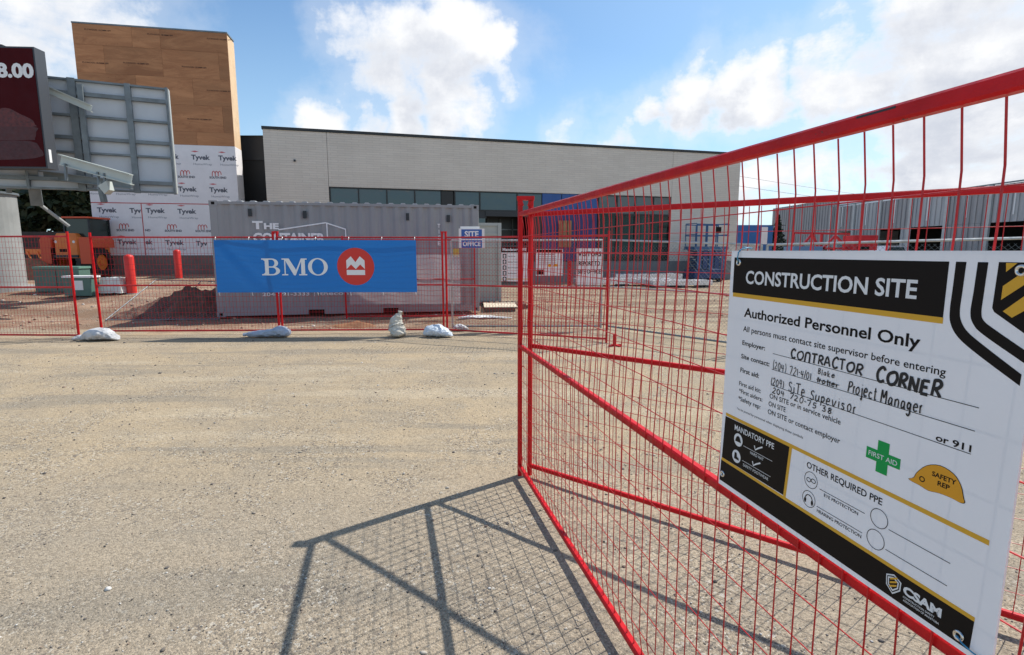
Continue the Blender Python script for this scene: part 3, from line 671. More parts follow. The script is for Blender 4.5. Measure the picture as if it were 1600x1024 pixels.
put_fence((-4.36, 10.12), (-1.31, 10.22), 'red mesh fence panel behind the right part of the blue bank banner')
put_fence((-1.24, 10.20), (1.62, 9.12), 'red mesh fence panel below the blue SITE OFFICE board, seen partly past the gate posts')
put_fence((-3.80, 12.28), (-.86, 12.44), 'red mesh fence panel with white scrim right against the container', lean=3.)
def coupler(x, y, z, rz, label):
    m = MB(); m.cham(-.055, .055, -.026, .026, 1.893, 1.915, .004); m.prism([(-.05, 1.894), (-.015, 1.894), (-.015, 1.86), (-.05, 1.86)], -.024, .024); m.prism([(.015, 1.894), (.05, 1.894), (.05, 1.86), (.015, 1.86)], -.024, .024)
    o = m.build('fence_coupler', RED, None, (x, y, z)); o.rotation_euler = (0, 0, rz); tag(o, label, 'fence clamp', 'red couplers on top of the fence posts'); return o
coupler(-4.39, 10.12, .012, .03, 'red coupler cap above the blue banner, on the fence posts in front of the container')
coupler(-1.275, 10.21, .012, -.1, 'red coupler cap on the fence posts right of the blue banner')
# white scrim on the far panel
scr = bpy.data.materials.new('white_scrim'); scr.use_nodes = True; q = NB(scr.node_tree); p = scr.node_tree.nodes['Principled BSDF']; p.inputs['Base Color'].default_value = (.62, .56, .57, 1); p.inputs['Roughness'].default_value = .9
tr = q.n('ShaderNodeBsdfTransparent'); tl = q.n('ShaderNodeBsdfTranslucent'); tl.inputs[0].default_value = (.7, .66, .66, 1)
ms = q.n('ShaderNodeMixShader'); ms.inputs[0].default_value = .35; q.link(p.outputs[0], ms.inputs[1]); q.link(tl.outputs[0], ms.inputs[2])
ms2 = q.n('ShaderNodeMixShader'); ms2.inputs[0].default_value = .42; q.link(ms.outputs[0], ms2.inputs[1]); q.link(tr.outputs[0], ms2.inputs[2])
q.link(ms2.outputs[0], scr.node_tree.nodes['Material Output'].inputs[0])
def cloth(name, m, w, h, fn, nx_=60, nz_=20, parent=None, **k):
    b_ = MB(); vs_ = [(i / nx_ * w, fn(i / nx_ * w, j / nz_ * h), j / nz_ * h) for j in range(nz_ + 1) for i in range(nx_ + 1)]
    kk = nx_ + 1; b_.add(vs_, [(j * kk + i, j * kk + i + 1, (j + 1) * kk + i + 1, (j + 1) * kk + i) for j in range(nz_) for i in range(nx_)])
    o = b_.build(name, m, parent, smooth=True, **k); return o
o = cloth('scrim', scr, 2.52, 1.12, lambda x, z: .012 * math.sin(x * 9 + z * 3) + .02 * mnoise.noise(Vector((x * 2, z * 3, 1))), 90, 30)
o.location = (-3.70, 12.235, .36); o.rotation_euler = (R(2.), 0, .055); tag(o, 'torn white scrim hung on the red fence panel in front of the container', 'scrim')

# ------------------------------------------------------------------ blue bank banner
BN = thing('banner', 'blue BMO banner with round red and white emblem tied to the red fence', 'banner', (-5.47, 9.985, .80), math.atan2(.12, 3.69))
def ripple(x, z):
    a = .015 * math.exp(-((x + z * .9 - 1.0) / .12) ** 2) - .012 * math.exp(-((x + z * .8 - .72) / .10) ** 2)
    return a * (1 if x < 1 else .3) + .011 * math.sin(x * 3.3 + z * 1.6) + .005 * math.sin(z * 9 + x * 2) * (.5 + .5 * math.sin(x * 1.1))
BV = bpy.data.materials.new('blue_vinyl'); BV.use_nodes = True; q = NB(BV.node_tree); p = BV.node_tree.nodes['Principled BSDF']; p.inputs['Base Color'].default_value = (.009, .175, .55, 1); p.inputs['Roughness'].default_value = .45
bn = q.n('ShaderNodeBump'); bn.inputs['Strength'].default_value = .6; bn.inputs['Distance'].default_value = .03; mpb = q.n('ShaderNodeMapping'); mpb.inputs['Scale'].default_value = (.8, 1, 2.6); mpb.inputs['Rotation'].default_value = (0, .5, 0); q.link(q.n('ShaderNodeTexCoord').outputs['Object'], mpb.inputs[0]); q.link(q.noise(mpb.outputs[0], 2.2, 4, .55, .6), bn.inputs['Height']); q.link(bn.outputs[0], p.inputs['Normal'])
tl = q.n('ShaderNodeBsdfTranslucent'); tl.inputs[0].default_value = (.008, .16, .52, 1); ms = q.n('ShaderNodeMixShader'); ms.inputs[0].default_value = .22; q.link(p.outputs[0], ms.inputs[1]); q.link(tl.outputs[0], ms.inputs[2]); q.link(ms.outputs[0], BV.node_tree.nodes['Material Output'].inputs[0])
MATS['bv'] = BV
cl = cloth('cloth', BV, 3.69, .965, ripple, 120, 40, BN)
def on_banner(o, off=-.004):
    me = o.data
    for v in me.vertices: v.co.y = ripple(v.co.x, v.co.z) + off + v.co.y
def subdiv_poly(mb_): return mb_
# serif capitals
mb = MB()
def stem(x0, x1, z0, z1): mb.rect(x0, x1, z0, z1)
zb, zt = .318, .628; hh = zt - zb
# B
stem(.905, .975, zb, zt); mb.rect(.845, .905, zb, zb + .022); mb.rect(.845, .905, zt - .022, zt); mb.flat([(.875, zb + .022), (.905, zb + .022), (.905, zb + .05)]); mb.flat([(.875, zt - .022), (.905, zt - .022), (.905, zt - .05)])
def bowl(cx, z0, z1, xr, th):
    n = 16; zc = (z0 + z1) / 2; rz = (z1 - z0) / 2; L0 = .975
    o_ = [(L0, z0)] + [(cx + xr * math.sin(math.pi * i / n), zc - rz * math.cos(math.pi * i / n)) for i in range(n + 1)] + [(L0, z1)]
    i_ = [(L0, z1 - .022)] + [(cx + (xr - th) * math.sin(math.pi * i / n), zc + (rz - .022) * math.cos(math.pi * i / n)) for i in range(n + 1)] + [(L0, z0 + .022)]
    mb.flat(o_ + i_)
bowl(1.035, zb, zb + .165, .145, .072); bowl(1.030, zb + .143, zt, .120, .066)
o = mb.build('lettering', WPRINT, BN); on_banner(o); mb = MB()
# M
mb.rect(1.215, 1.325, zb, zb + .022); mb.rect(1.260, 1.282, zb + .022, zt - .022); mb.rect(1.215, 1.282, zt - .022, zt)
mb.flat([(1.282, zt), (1.345, zt), (1.470, zb + .10), (1.445, zb), (1.430, zb), (1.282, zt - .045)])
mb.flat([(1.470, zb + .10), (1.445, zb), (1.462, zb), (1.575, zt - .03), (1.565, zt)])
mb.rect(1.565, 1.635, zb + .022, zt); mb.rect(1.635, 1.670, zt - .022, zt); mb.rect(1.525, 1.670, zb, zb + .022)
o = mb.build('lettering', WPRINT, BN); on_banner(o); mb = MB()
# O
mb.ring(1.868, (zb + zt) / 2, .180, hh / 2 + .006, .070, wz=.020, n=40)
o = mb.build('lettering', WPRINT, BN); on_banner(o)
mb = MB(); n = 48
vs_ = [(2.565, 0, .478)] + [(2.565 + .345 * r_ * math.cos(2 * math.pi * i / n), 0, .478 + .345 * r_ * math.sin(2 * math.pi * i / n)) for r_ in (.33, .66, 1.) for i in range(n)]
fs_ = [(0, 1 + i, 1 + (i + 1) % n) for i in range(n)] + [(1 + j * n + i, 1 + (j + 1) * n + i, 1 + (j + 1) * n + (i + 1) % n, 1 + j * n + (i + 1) % n) for j in range(2) for i in range(n)]
mb.add(vs_, fs_); o = mb.build('emblem_disc', REDP, BN); on_banner(o, -.003)
mb = MB(); mb.rect(2.395, 2.735, .322, .415)
mb.flat([(2.395, .432), (2.395, .590), (2.482, .668), (2.565, .558), (2.648, .668), (2.735, .590), (2.735, .432), (2.650, .517), (2.566, .432), (2.565, .432), (2.482, .517)])
o = mb.build('emblem_mark', WPRINT, BN); on_banner(o, -.006)
tie = None
for i in range(7):
    for zz in (.965, 0.):
        x = .03 + i * 3.63 / 6
        m_ = MB().tube([(x, ripple(x, zz), zz), (x + .01, -.012, zz + (.03 if zz else -.03)), (x + .004, .02, zz + (.055 if zz else -.06))], .006, 4)
        m_.build('tie', WHITE, BN)

# ------------------------------------------------------------------ sandbags
def sack(name, spine, radii, m, label, loc, seed=0, wr=.17):
    """spine points, radii (side, height)"""
    P_ = [Vector(p_) for p_ in spine]
    pts = []; rad = []
    N = len(P_)
    for i in range(N - 1):
        for j in range(10):
            t = j / 10; p0, p1, p2, p3 = P_[max(i - 1, 0)], P_[i], P_[i + 1], P_[min(i + 2, N - 1)]
            pts.append(.5 * (2 * p1 + (p2 - p0) * t + (2 * p0 - 5 * p1 + 4 * p2 - p3) * t * t + (3 * p1 - p0 - 3 * p2 + p3) * t ** 3))
            ts = t * t * (3 - 2 * t); rad.append((radii[i][0] * (1 - ts) + radii[i + 1][0] * ts, radii[i][1] * (1 - ts) + radii[i + 1][1] * ts))
    pts.append(P_[-1]); rad.append(radii[-1]); n = 44; b_ = MB(); vs_ = []
    for i, p_ in enumerate(pts):
        d = (pts[min(i + 1, len(pts) - 1)] - pts[max(i - 1, 0)]).normalized(); up = Vector((0, 0, 1)) if abs(d.z) < .8 else Vector((0, 1, 0))
        r_ = d.cross(up).normalized(); u = r_.cross(d).normalized()
        for k in range(n):
            a = 2 * math.pi * k / n
            nz = 1 + wr * mnoise.noise(Vector((math.cos(a) * 1.6, math.sin(a) * 1.6, i * .15 + seed))) + wr * .8 * mnoise.noise(Vector((math.cos(a) * 4 + i * .12, math.sin(a) * 4, i * .30 + seed))) - wr * .7 * abs(mnoise.noise(Vector((math.cos(a) * 2.2, math.sin(a) * 2.2 + i * .2, i * .12 + seed * 2))))
            q_ = p_ + r_ * math.cos(a) * rad[i][0] * nz + u * math.sin(a) * rad[i][1] * nz
            if q_.z < .004: q_.z = .004
            vs_.append(q_)
    b_.add(vs_, [(i * n + k, i * n + (k + 1) % n, (i + 1) * n + (k + 1) % n, (i + 1) * n + k) for i in range(len(pts) - 1) for k in range(n)] + [tuple(range(n - 1, -1, -1)), tuple(range((len(pts) - 1) * n, len(pts) * n))])
    o = b_.build(name, m, None, loc, True); return tag(o, label, 'sandbag', 'sandbags weighing down the fence')
BAGW = mat('white_woven_plastic', (.56, .56, .56), .7, var=.25, vscale=6, bump=.5, bscale=70)
BAGB = mat('bluish_woven_plastic', (.42, .47, .55), .7, var=.14, vscale=9, bump=.35, bscale=70)
BAGC = mat('cream_woven_plastic', (.58, .55, .47), .6, var=.15, vscale=8, bump=.4, bscale=60)
BAGT = mat('white_blue_woven_plastic', (.62, .69, .76), .5, var=.10, vscale=9, bump=.35, bscale=70)
sack('sandbag', [(-.38, -.03, .03), (-.30, -.02, .05), (-.24, 0, .05), (-.08, .01, .10), (.12, .03, .10), (.28, .03, .05), (.36, .03, .01)], [(.07, .03), (.05, .045), (.07, .05), (.15, .11), (.16, .10), (.11, .05), (.04, .01)], BAGW, 'white sandbag with a tied end lying where two red fence panels meet, leftmost', (-7.30, 9.35, .01), 3)
sack('sandbag', [(-.40, 0, .04), (-.34, 0, .05), (-.28, 0, .05), (-.05, .01, .065), (.12, .01, .08), (.27, .02, .10), (.38, .02, .07), (.43, .02, .04)], [(.05, .03), (.035, .03), (.06, .05), (.11, .065), (.12, .07), (.15, .10), (.12, .07), (.05, .03)], BAGB, 'long flat bluish sandbag lying below the blue banner', (-4.50, 9.72, .01), 8)
sack('sandbag', [(.10, -.10, .04), (.03, -.06, .09), (-.02, 0, .17), (-.03, .03, .27), (.01, .03, .36), (.04, .03, .42), (.05, .02, .46)], [(.11, .05), (.16, .10), (.145, .13), (.12, .11), (.075, .075), (.028, .03), (.045, .02)], BAGC, 'cream sandbag standing upright with its neck twisted up', (-2.10, 9.80, .01), 12)
sack('sandbag', [(-.24, 0, .04), (-.14, 0, .09), (.0, 0, .10), (.12, -.02, .08), (.22, -.05, .05), (.29, -.08, .02)], [(.07, .04), (.14, .10), (.17, .12), (.14, .09), (.09, .05), (.03, .01)], BAGT, 'white and blue plump sandbag at the foot of the fence posts right of the banner', (-1.38, 9.80, .01), 21)
sack('plastic_bag', [(-.14, 0, .03), (-.05, 0, .06), (.06, 0, .05), (.16, 0, .02)], [(.05, .03), (.10, .07), (.09, .05), (.03, .01)], BAGW, 'small crumpled white plastic bag behind the fence by the chain link post', (-1.02, 10.55, .01), 31, .35)
for o in list(bpy.data.objects):
    if o.name.startswith('plastic_bag'): o['category'] = 'plastic bag'; del o['group']

# ------------------------------------------------------------------ chain link panels
def chainlink(a, c, za, zc, label, skew=0.):
    L = math.hypot(c[0] - a[0], c[1] - a[1]); t = thing('chain_link_fence', label, 'fence', (a[0], a[1], 0), math.atan2(c[1] - a[1], c[0] - a[0]), 'galvanised chain link panels inside the fence')
    for x, z in ((0, za), (L, zc)): MB().tube([(x, 0, .02), (x, 0, z)], .020, 8).build('post', GALV, t)
    MB().tube([(0, 0, za), (L, 0, zc)], .020, 8).build('rail', GALV, t)
    MB().tube([(0, 0, .86), (L, 0, .86)], .014, 8).build('rail', GALV, t)
    MB().tube([(0, 0, .06), (L, 0, .06)], .018, 8).build('rail', GALV_D, t)
    m = MB(); H_ = min(za, zc) - .06; sp = .068
    k = -int(H_ / sp)
    while k * sp < L:
        for sg in (1, -1):
            x0, z0, x1, z1 = k * sp, .06, k * sp + H_, .06 + H_
            if x0 < 0: z0 += -x0; x0 = 0
            if x1 > L: z1 -= (x1 - L); x1 = L
            if x1 > x0:
                if sg < 0: x0, x1 = L - x0, L - x1
                m.tube([(x0, .004 * sg, z0), (x1, .004 * sg, z1)], .0016, 3, False)
        k += 1
    m.build('chain_link_mesh', GALV_D, t, kind='stuff'); return t
chainlink((-1.20, 10.76), (1.80, 10.80), 1.77, 1.78, 'chain link panel right of the container, carrying the small site office signs')
chainlink((1.93, 10.80), (3.88, 8.46), 1.78, 1.66, 'chain link panel angled towards the gate, in front of the dark shop window')
chainlink((3.95, 8.42), (6.55, 6.86), 1.66, 1.73, 'chain link panel mostly hidden behind the large construction site sign')
# leaning loose panel by the mound
t = thing('chain_link_fence', 'loose chain link panel leaning back against the dark earth mound', 'fence', (-9.12, 11.98, -.02), 0, 'galvanised chain link panels inside the fence')
LP = [(0, 0, .05), (2.45, .15, .05), (2.35, 1.75, .80), (.05, 1.75, .85)]
for i in range(4): MB().tube([LP[i], LP[(i + 1) % 4]], .013, 8).build('rail', GALV_D, t)
MB().tube([tuple((Vector(LP[0]) + (Vector(LP[1]) - Vector(LP[0])) * .55)), tuple(Vector(LP[3]) + (Vector(LP[2]) - Vector(LP[3])) * .5)], .011, 8).build('rail', GALV_D, t)
m = MB()
for k in range(34):
    for sg in (0, 1):
        u0, u1 = k / 33 * 1.6 - .6, k / 33 * 1.6
        c0, c1 = max(0, u0), min(1, u1); v0 = (c0 - u0) / .6; v1 = (c1 - u0) / .6
        if c1 <= c0: continue
        v1 = min(1, v1)
        if sg: c0, c1 = 1 - c0, 1 - c1
        f_ = lambda u, v: (Vector(LP[0]) * (1 - u) + Vector(LP[1]) * u) * (1 - v) + (Vector(LP[3]) * (1 - u) + Vector(LP[2]) * u) * v
        m.tube([f_(c0, v0), f_(c1, v1)], .0016, 3, False)
m.build('chain_link_mesh', GALV_D, t, kind='stuff')

# red foot of the gate line
t = thing('steel_stand', 'small red steel stand on the sand at the fence corner, seen through the gate', 'stand', (1.70, 8.80, 0), .2)
MB().beam((0, 0, 0), (0, 0, .21), .05, .05, up=(0, 1, 0), ch=.008).build('stub_post', RED, t)
m = MB().beam((-.10, -.02, .012), (.14, .06, .012), .05, .02); m.build('base_bar', RED, t)
MB().beam((.0, .10, .014), (.06, -.1, .014), .045, .018).build('base_bar', RED, t)

# ------------------------------------------------------------------ small signs on the chain link panel
def board(name, label, x, w, z0, z1, y=10.72):
    t = thing(name, label, 'sign', (x, y, 0), .01); MB().box(0, w, 0, .008, z0, z1).build('board', WHITE, t); return t
t = board('site_office_sign', 'white and blue SITE OFFICE board above the red fence, in front of the container', -1.045, .505, 1.62, 2.00)
MB().rect(.05, .455, 1.80, 1.985, -.001).build('blue_panel_print', BLUESIGN, t)
MB().rect(.05, .455, 1.625, 1.775, -.001).build('blue_panel_print', BLUESIGN, t)
m = Each().start('lettering', WPRINT, t); text(m, 'SITE', .115, .39, 1.832, .120, -.002, .03); text(m, 'OFFICE', .075, .43, 1.660, .085, -.002, .03)
t = thing('small_sign', 'small white board with blue marks peeking out above the SITE OFFICE board', 'sign', (-1.02, 10.79, 0), .01)
MB().box(0, .38, 0, .006, 1.80, 2.045).build('board', WHITE, t)
t = board('mandatory_sign', 'white notice with black header and five pictograms, left of the gate posts', -.215, .53, .965, 1.66)
MB().rect(.0, .53, 1.535, 1.657, -.001).build('header_print', BLACK, t)
m = MB(); text(m, 'Mandatory PPE', .03, .50, 1.565, .058, -.002, .03); m.build('lettering', WPRINT, t)
m = Each().start('pictogram_print', BLACK, t); m2 = Each().start('pictogram_print', WPRINT, t)
for i, s_ in enumerate(['Hard Hat', 'Safety Footwear', 'Eye Protection', 'Reflective Vest', 'Gloves']):
    z = 1.46 - i * .112; m.rect(.03, .105, z - .04, z + .045, -.001); text(m, s_, .135, .135 + .018 * len(s_), z - .01, .024, -.002, .01)
    [m2.disc(.067, z + .012, .020, .022, -.002, 10), m2.rect(.05, .085, z - .028, z - .008, -.002)]

m = MB(); m.rect(0, .53, 1.005, 1.02, -.001); m.build('gold_band_print', GOLD, t)
t = board('construction_notice', 'small white construction site notice seen through the gate mesh, left of the visitors sign', .475, .53, 1.08, 1.60)
m = Each().start('lettering', BLACK, t); m.rect(.01, .52, 1.535, 1.592, -.001); m.rect(.01, .16, 1.10, 1.20, -.001); text(m, 'Authorized Personnel Only', .03, .36, 1.49, .022, -.002, .02)
for i in range(5): m.rect(.03 + .02 * (i % 2), .40, 1.45 - i * .036, 1.456 - i * .036, -.001)
m = Each().start('gold_band_print', ORANGE_P, t); m.rect(.01, .42, 1.533, 1.543, -.001); m.flat([(.33, 1.26), (.44, 1.26), (.42, 1.31), (.36, 1.31)], -.001); m.disc(.27, 1.28, .03, .03, -.001)
t = board('visitors_sign', 'white VISITORS REPORT TO SITE OFFICE sign seen through the gate mesh', 1.272, .52, .90, 1.615)
m = Each().start('lettering', BLACK, t); text(m, 'VISITORS', .03, .49, 1.46, .095, -.002, .03); text(m, 'REPORT TO', .05, .47, 1.28, .085, -.002, .03); text(m, 'SITE OFFICE', .03, .49, 1.12, .085, -.002, .03)

# ------------------------------------------------------------------ grey shipping container
CGREY = mat('grey_container_paint', (.27, .275, .285), .55, .0, base2=(.31, .31, .315), vscale=1.3, bump=.1, bscale=8)
CT = thing('shipping_container', 'grey corrugated twenty foot shipping container behind the blue banner', 'container', (-6.75, 12.25, .06), math.atan2(1.27, 6.0))
CL_, CH_, CW_ = 6.06, 2.62, 2.44
for x in (0, CL_ - .16):
    for y in (0, CW_ - .16): MB().cham(x, x + .16, y, y + .16, .12, CH_ - .12, .01).build('corner_post', CGREY, CT)
for x in (-.004, CL_ - .172):
    for y in (-.006, CW_ - .156):
        for z in (0, CH_ - .118):
            m = MB().box(x, x + .178, y, y + .162, z, z + .118); cst = m.build('corner_casting', CGREY, CT)
            MB().prism([(x + .05, z + .03), (x + .12, z + .03), (x + .12, z + .09), (x + .05, z + .09)], y - .003, y - .001).build('casting_hole', BLACK, cst)
MB().box(.16, CL_ - .16, .0, .06, CH_ - .075, CH_ - .015).build('top_rail', CGREY, CT)
m = MB().box(.16, 1.98, .0, .06, .02, .17); m.box(2.34, 3.70, 0, .06, .02, .17); m.box(4.06, CL_ - .16, 0, .06, .02, .17); m.box(1.98, 2.34, .0, .06, .13, .17); m.box(3.70, 4.06, .0, .06, .13, .17); m.build('bottom_rail', CGREY, CT)
MB().box(1.98, 4.06, .10, .16, .02, .13).build('fork_pocket', BLACK, CT)
def corrug(x0, x1, z0, z1, y, pitch=.278, dep=.036):
    P_ = []; x = x0
    while x < x1: 
        for dx, d_ in ((0, 0), (.072, 0), (.139, dep), (.211, dep)):
            if x + dx < x1: P_.append((x + dx, y + d_))
        x += pitch
    P_.append((x1, y))
    m = MB(); n = len(P_); m.add([(a, c, z0) for a, c in P_] + [(a, c, z1) for a, c in P_], [(i, i + 1, n + i + 1, n + i) for i in range(n - 1)]); return m
corrug(.16, CL_ - .16, .17, CH_ - .075, .012).build('corrugated_panel', CGREY, CT)
corrug(.16, CL_ - .16, .17, CH_ - .075, CW_ - .05).build('corrugated_panel', CGREY, CT)
m = MB(); m.box(CL_ - .06, CL_ - .02, .16, CW_ / 2 - .01, .15, CH_ - .12); m.build('door', CGREY, CT)
m = MB(); m.box(CL_ - .06, CL_ - .02, CW_ / 2 + .01, CW_ - .16, .15, CH_ - .12); m.build('door', CGREY, CT)
for y in (.45, .95, 1.5, 2.0): MB().tube([(CL_ + .0, y, .12), (CL_ + .0, y, CH_ - .1)], .017, 8).build('lock_rod', GALV, CT)
m = MB(); m.box(.0, .05, .16, CW_ - .16, .15, CH_ - .12); m.build('end_wall', CGREY, CT)
MB().box(.02, CL_ - .02, .02, CW_ - .02, CH_ - .04, CH_ - .012).build('roof', CGREY, CT)
m = MB()
for i in range(21): x = .28 + i * .278; m.prism([(x, CH_ - .015), (x + .14, CH_ - .015), (x + .11, CH_ + .012), (x + .03, CH_ + .012)], .01, CW_ - .05)
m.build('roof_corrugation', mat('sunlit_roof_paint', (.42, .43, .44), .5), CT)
for x, z in ((.80, 2.36), (1.97, 2.33), (4.30, 2.31), (5.28, 2.28)):
    MB().box(x, x + .075, -.012, .012, z - .02 - .06, z + .15 - .06).build('vent', DARKG, CT)
m = MB(); zz = -.06
text(m, 'T', .868, 1.095, 2.055 + zz, .185, -.003, .05); text(m, 'HE', 1.115, 1.435, 2.055 + zz, .140, -.003, .05)
text(m, 'CONTAINER', .872, 2.44, 1.76 + zz, .215, -.003, .05)
text(m, '204-591-3333', .985, 2.02, .527 + zz, .080, -.003, .02); m.rect(2.13, 2.142, .50 + zz, .62 + zz, -.003); text(m, 'thecontainerguy.ca', 2.25, 4.05, .527 + zz, .085, -.003, .02)
m.ribbon([(1.42, 1.985), (2.46, 2.155), (2.90, 2.010), (2.90, 1.80)], .030, -.003); m.ribbon([(2.485, 2.14), (2.485, 1.80)], .028, -.003)
m.build('lettering', WPRINT, CT)
MB().box(5.42, 5.56, -.0065, -.0055, 1.36, 1.56).build('warning_label', mat('yellow_label', (.62, .42, .06), .5), CT)
m = MB(); m.rect(5.38, 5.60, .98, 1.20, -.005); m.build('white_label', mat('grey_label', (.42, .42, .42), .5), CT)
m = Each().start('vertical_lettering', WPRINT, CT)
for i, ch in enumerate('TICE'): text(m, ch, 5.05 if ch != 'I' else 5.075, 5.115 if ch != 'I' else 5.09, 2.06 - i * .14, .095, -.004, .02)
# timber skid under the container's left end
# white storage unit behind
LG = mat('pale_grey_paint', (.42, .44, .42), .5, var=.08, vscale=2)
t = thing('storage_unit', 'pale grey storage unit standing behind the right end of the grey container', 'container', (-1.55, 15.6, .02), .12)
MB().box(.03, 1.20, .03, 2.2, .10, 2.30).build('body', LG, t)
for x in (0, 1.15): MB().box(x, x + .10, -.03, .06, .04, 2.34).build('corner_post', LG, t)
for z in (.04, 2.26): MB().box(.10, 1.15, -.02, .06, z, z + .08).build('rail', LG, t)
for z in (.85, 1.65, 2.0): MB().box(.10, 1.15, .0, .03, z, z + .05).build('rib', LG, t)
WOOD = mat('weathered_timber', (.16, .11, .075), .8, base2=(.10, .065, .045), vscale=10)
PLYL = mat('pale_plywood', (.66, .56, .42), .7, var=.15, vscale=3)
def pallet(label, x, y, z, rz, sheet=False):
    t = thing('pallet', label, 'pallet', (x, y, z), rz, 'pallets by the containers')
    for i in range(3): MB().box(0, 1.2, i * .5, i * .5 + .1, 0, .09).build('bearer', WOOD, t)
    for i in range(7): MB().box(i * .17, i * .17 + .12, 0, 1.1, .093, .115).build('slat', WOOD, t)
    if sheet: MB().box(-.02, 1.3, -.03, 1.15, .118, .136).build('plywood_sheet', PLYL, t)
    return t
pallet('wooden pallet under the front edge of the pale grey storage unit', -.75, 14.6, .0, .1)
t = pallet('wooden pallet topped with a pale plywood sheet, right of the container', -.70, 13.8, .0, .08, True); t.scale = (.66, 1, 1)
o = sack('tarp', [(-.55, 0, .02), (-.2, .05, .04), (.2, .1, .03), (.7, .12, .01)], [(.05, .02), (.12, .04), (.10, .03), (.03, .01)], WHITE, 'white crumpled strip of sheeting at the container corner', (-.7, 12.35, .01), 41, .4); o['category'] = 'plastic sheet'; del o['group']

# ------------------------------------------------------------------ brick shop building
fm = math.hypot(23.4, 6.5)
BD = thing('shop_building', 'long low grey brick shop building with dark window band and blue panels', 'building', (-10.8, 23.5, 0), math.atan2(6.5, 23.4))
bm_ = bpy.data.materials.new('grey_long_brick'); bm_.use_nodes = True; q = NB(bm_.node_tree); p = bm_.node_tree.nodes['Principled BSDF']
co = q.n('ShaderNodeTexCoord').outputs['Object']; sp = q.n('ShaderNodeSeparateXYZ'); q.link(co, sp.inputs[0]); cb = q.n('ShaderNodeCombineXYZ'); q.link(q.math('ADD', sp.outputs[0], sp.outputs[1]), cb.inputs[0]); q.link(sp.outputs[2], cb.inputs[1])
br = q.n('ShaderNodeTexBrick'); q.link(cb.outputs[0], br.inputs[0]); br.offset = .5; br.inputs['Scale'].default_value = 1; br.inputs['Brick Width'].default_value = .60; br.inputs['Row Height'].default_value = .10; br.inputs['Mortar Size'].default_value = .008
br.inputs['Color1'].default_value = (.69, .635, .555, 1); br.inputs['Color2'].default_value = (.64, .585, .51, 1); br.inputs['Mortar'].default_value = (.56, .515, .45, 1); br.inputs['Bias'].default_value = -.1
f = q.rng(q.noise(co, .5, 3, .5), .3, .7, .94, 1.06); vmn = q.n('ShaderNodeVectorMath', operation='SCALE'); q.link(br.outputs[0], vmn.inputs[0]); q.link(f, vmn.inputs['Scale']); q.link(vmn.outputs[0], p.inputs['Base Color']); p.inputs['Roughness'].default_value = .85
bn = q.n('ShaderNodeBump'); bn.inputs['Strength'].default_value = .5; bn.inputs['Distance'].default_value = .01; bn.invert = True; q.link(br.outputs[1], bn.inputs['Height']); q.link(bn.outputs[0], p.inputs['Normal'])
BRICK = bm_
GLASS = bpy.data.materials.new('teal_window_glass'); GLASS.use_nodes = True; p = GLASS.node_tree.nodes['Principled BSDF']; p.inputs['Base Color'].default_value = (.030, .055, .060, 1); p.inputs['Roughness'].default_value = .04; p.inputs['IOR'].default_value = 1.75
q = NB(GLASS.node_tree); co = q.n('ShaderNodeTexCoord').outputs['Object']; bn = q.n('ShaderNodeBump'); bn.inputs['Strength'].default_value = .45; bn.inputs['Distance'].default_value = .05; q.link(q.noise(co, .9, 3, .5), bn.inputs['Height']); q.link(bn.outputs[0], p.inputs['Normal'])
FRAME = mat('dark_window_frame', (.014, .017, .018), .45)
BLUEPN = mat('blue_panel', (.018, .085, .29), .45, var=.1, vscale=1); BLUEPD = mat('deep_blue_panel', (.022, .030, .14), .5, var=.2, vscale=1)
PLINTH = mat('grey_concrete_plinth', (.20, .20, .20), .8, var=.1, vscale=2)
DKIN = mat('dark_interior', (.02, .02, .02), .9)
def wallpiece(x0, x1, z0, z1, y0=0, y1=.3): return MB().box(x0, x1, y0, y1, z0, z1).build('wall', BRICK, BD)
wallpiece(.32, 2.855, 0, 6.64); wallpiece(2.87, 19.86, 4.36, 6.64); wallpiece(19.875, 23.97, 1.03, 6.64)
MB().box(12.2, 19.86, .0, .30, 0, 1.02).build('plinth', PLINTH, BD); MB().box(19.875, 23.99, -.02, .30, 0, 1.02).build('plinth', PLINTH, BD)
MB().box(.32, .62, .3, 20, 0, 6.64).build('wall', BRICK, BD); MB().box(23.67, 23.97, .3, 20, 0, 6.64).build('wall', BRICK, BD)
MB().box(.28, 24.01, -.04, .34, 6.645, 6.76).build('coping', FRAME, BD)
MB().box(.62, 23.67, .34, 19.9, 6.35, 6.5).build('roof', DARKG, BD)
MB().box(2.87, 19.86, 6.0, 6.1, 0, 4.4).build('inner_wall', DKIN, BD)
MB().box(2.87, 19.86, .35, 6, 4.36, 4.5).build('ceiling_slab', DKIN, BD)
m = MB(); m.box(1.48, 1.56, -.06, 0, 5.36, 5.44); m.build('wall_fixture', DARKG, BD)
mul = [2.87, 4.08, 5.31, 6.56, 7.78, 8.41, 9.61, 11.46, 12.72]
for a, c in zip(mul, mul[1:]):
    if a == 7.78: MB().box(a + .03, c - .03, .07, .12, 3.49, 4.31).build('infill_panel', FRAME, BD); continue
    w = MB(); w.box(a, a + .06, .02, .14, 3.45, 4.355); w.box(a + .06, c, .02, .14, 4.30, 4.355); w.box(a + .06, c, .02, .14, 3.45, 3.50); wf = w.build('window', FRAME, BD)
    MB().box(a + .06, c, .07, .09, 3.50, 4.30).build('pane', GLASS, wf)
MB().box(2.87, 9.95, .05, .16, 3.10, 3.45).build('spandrel', DARKG, BD)
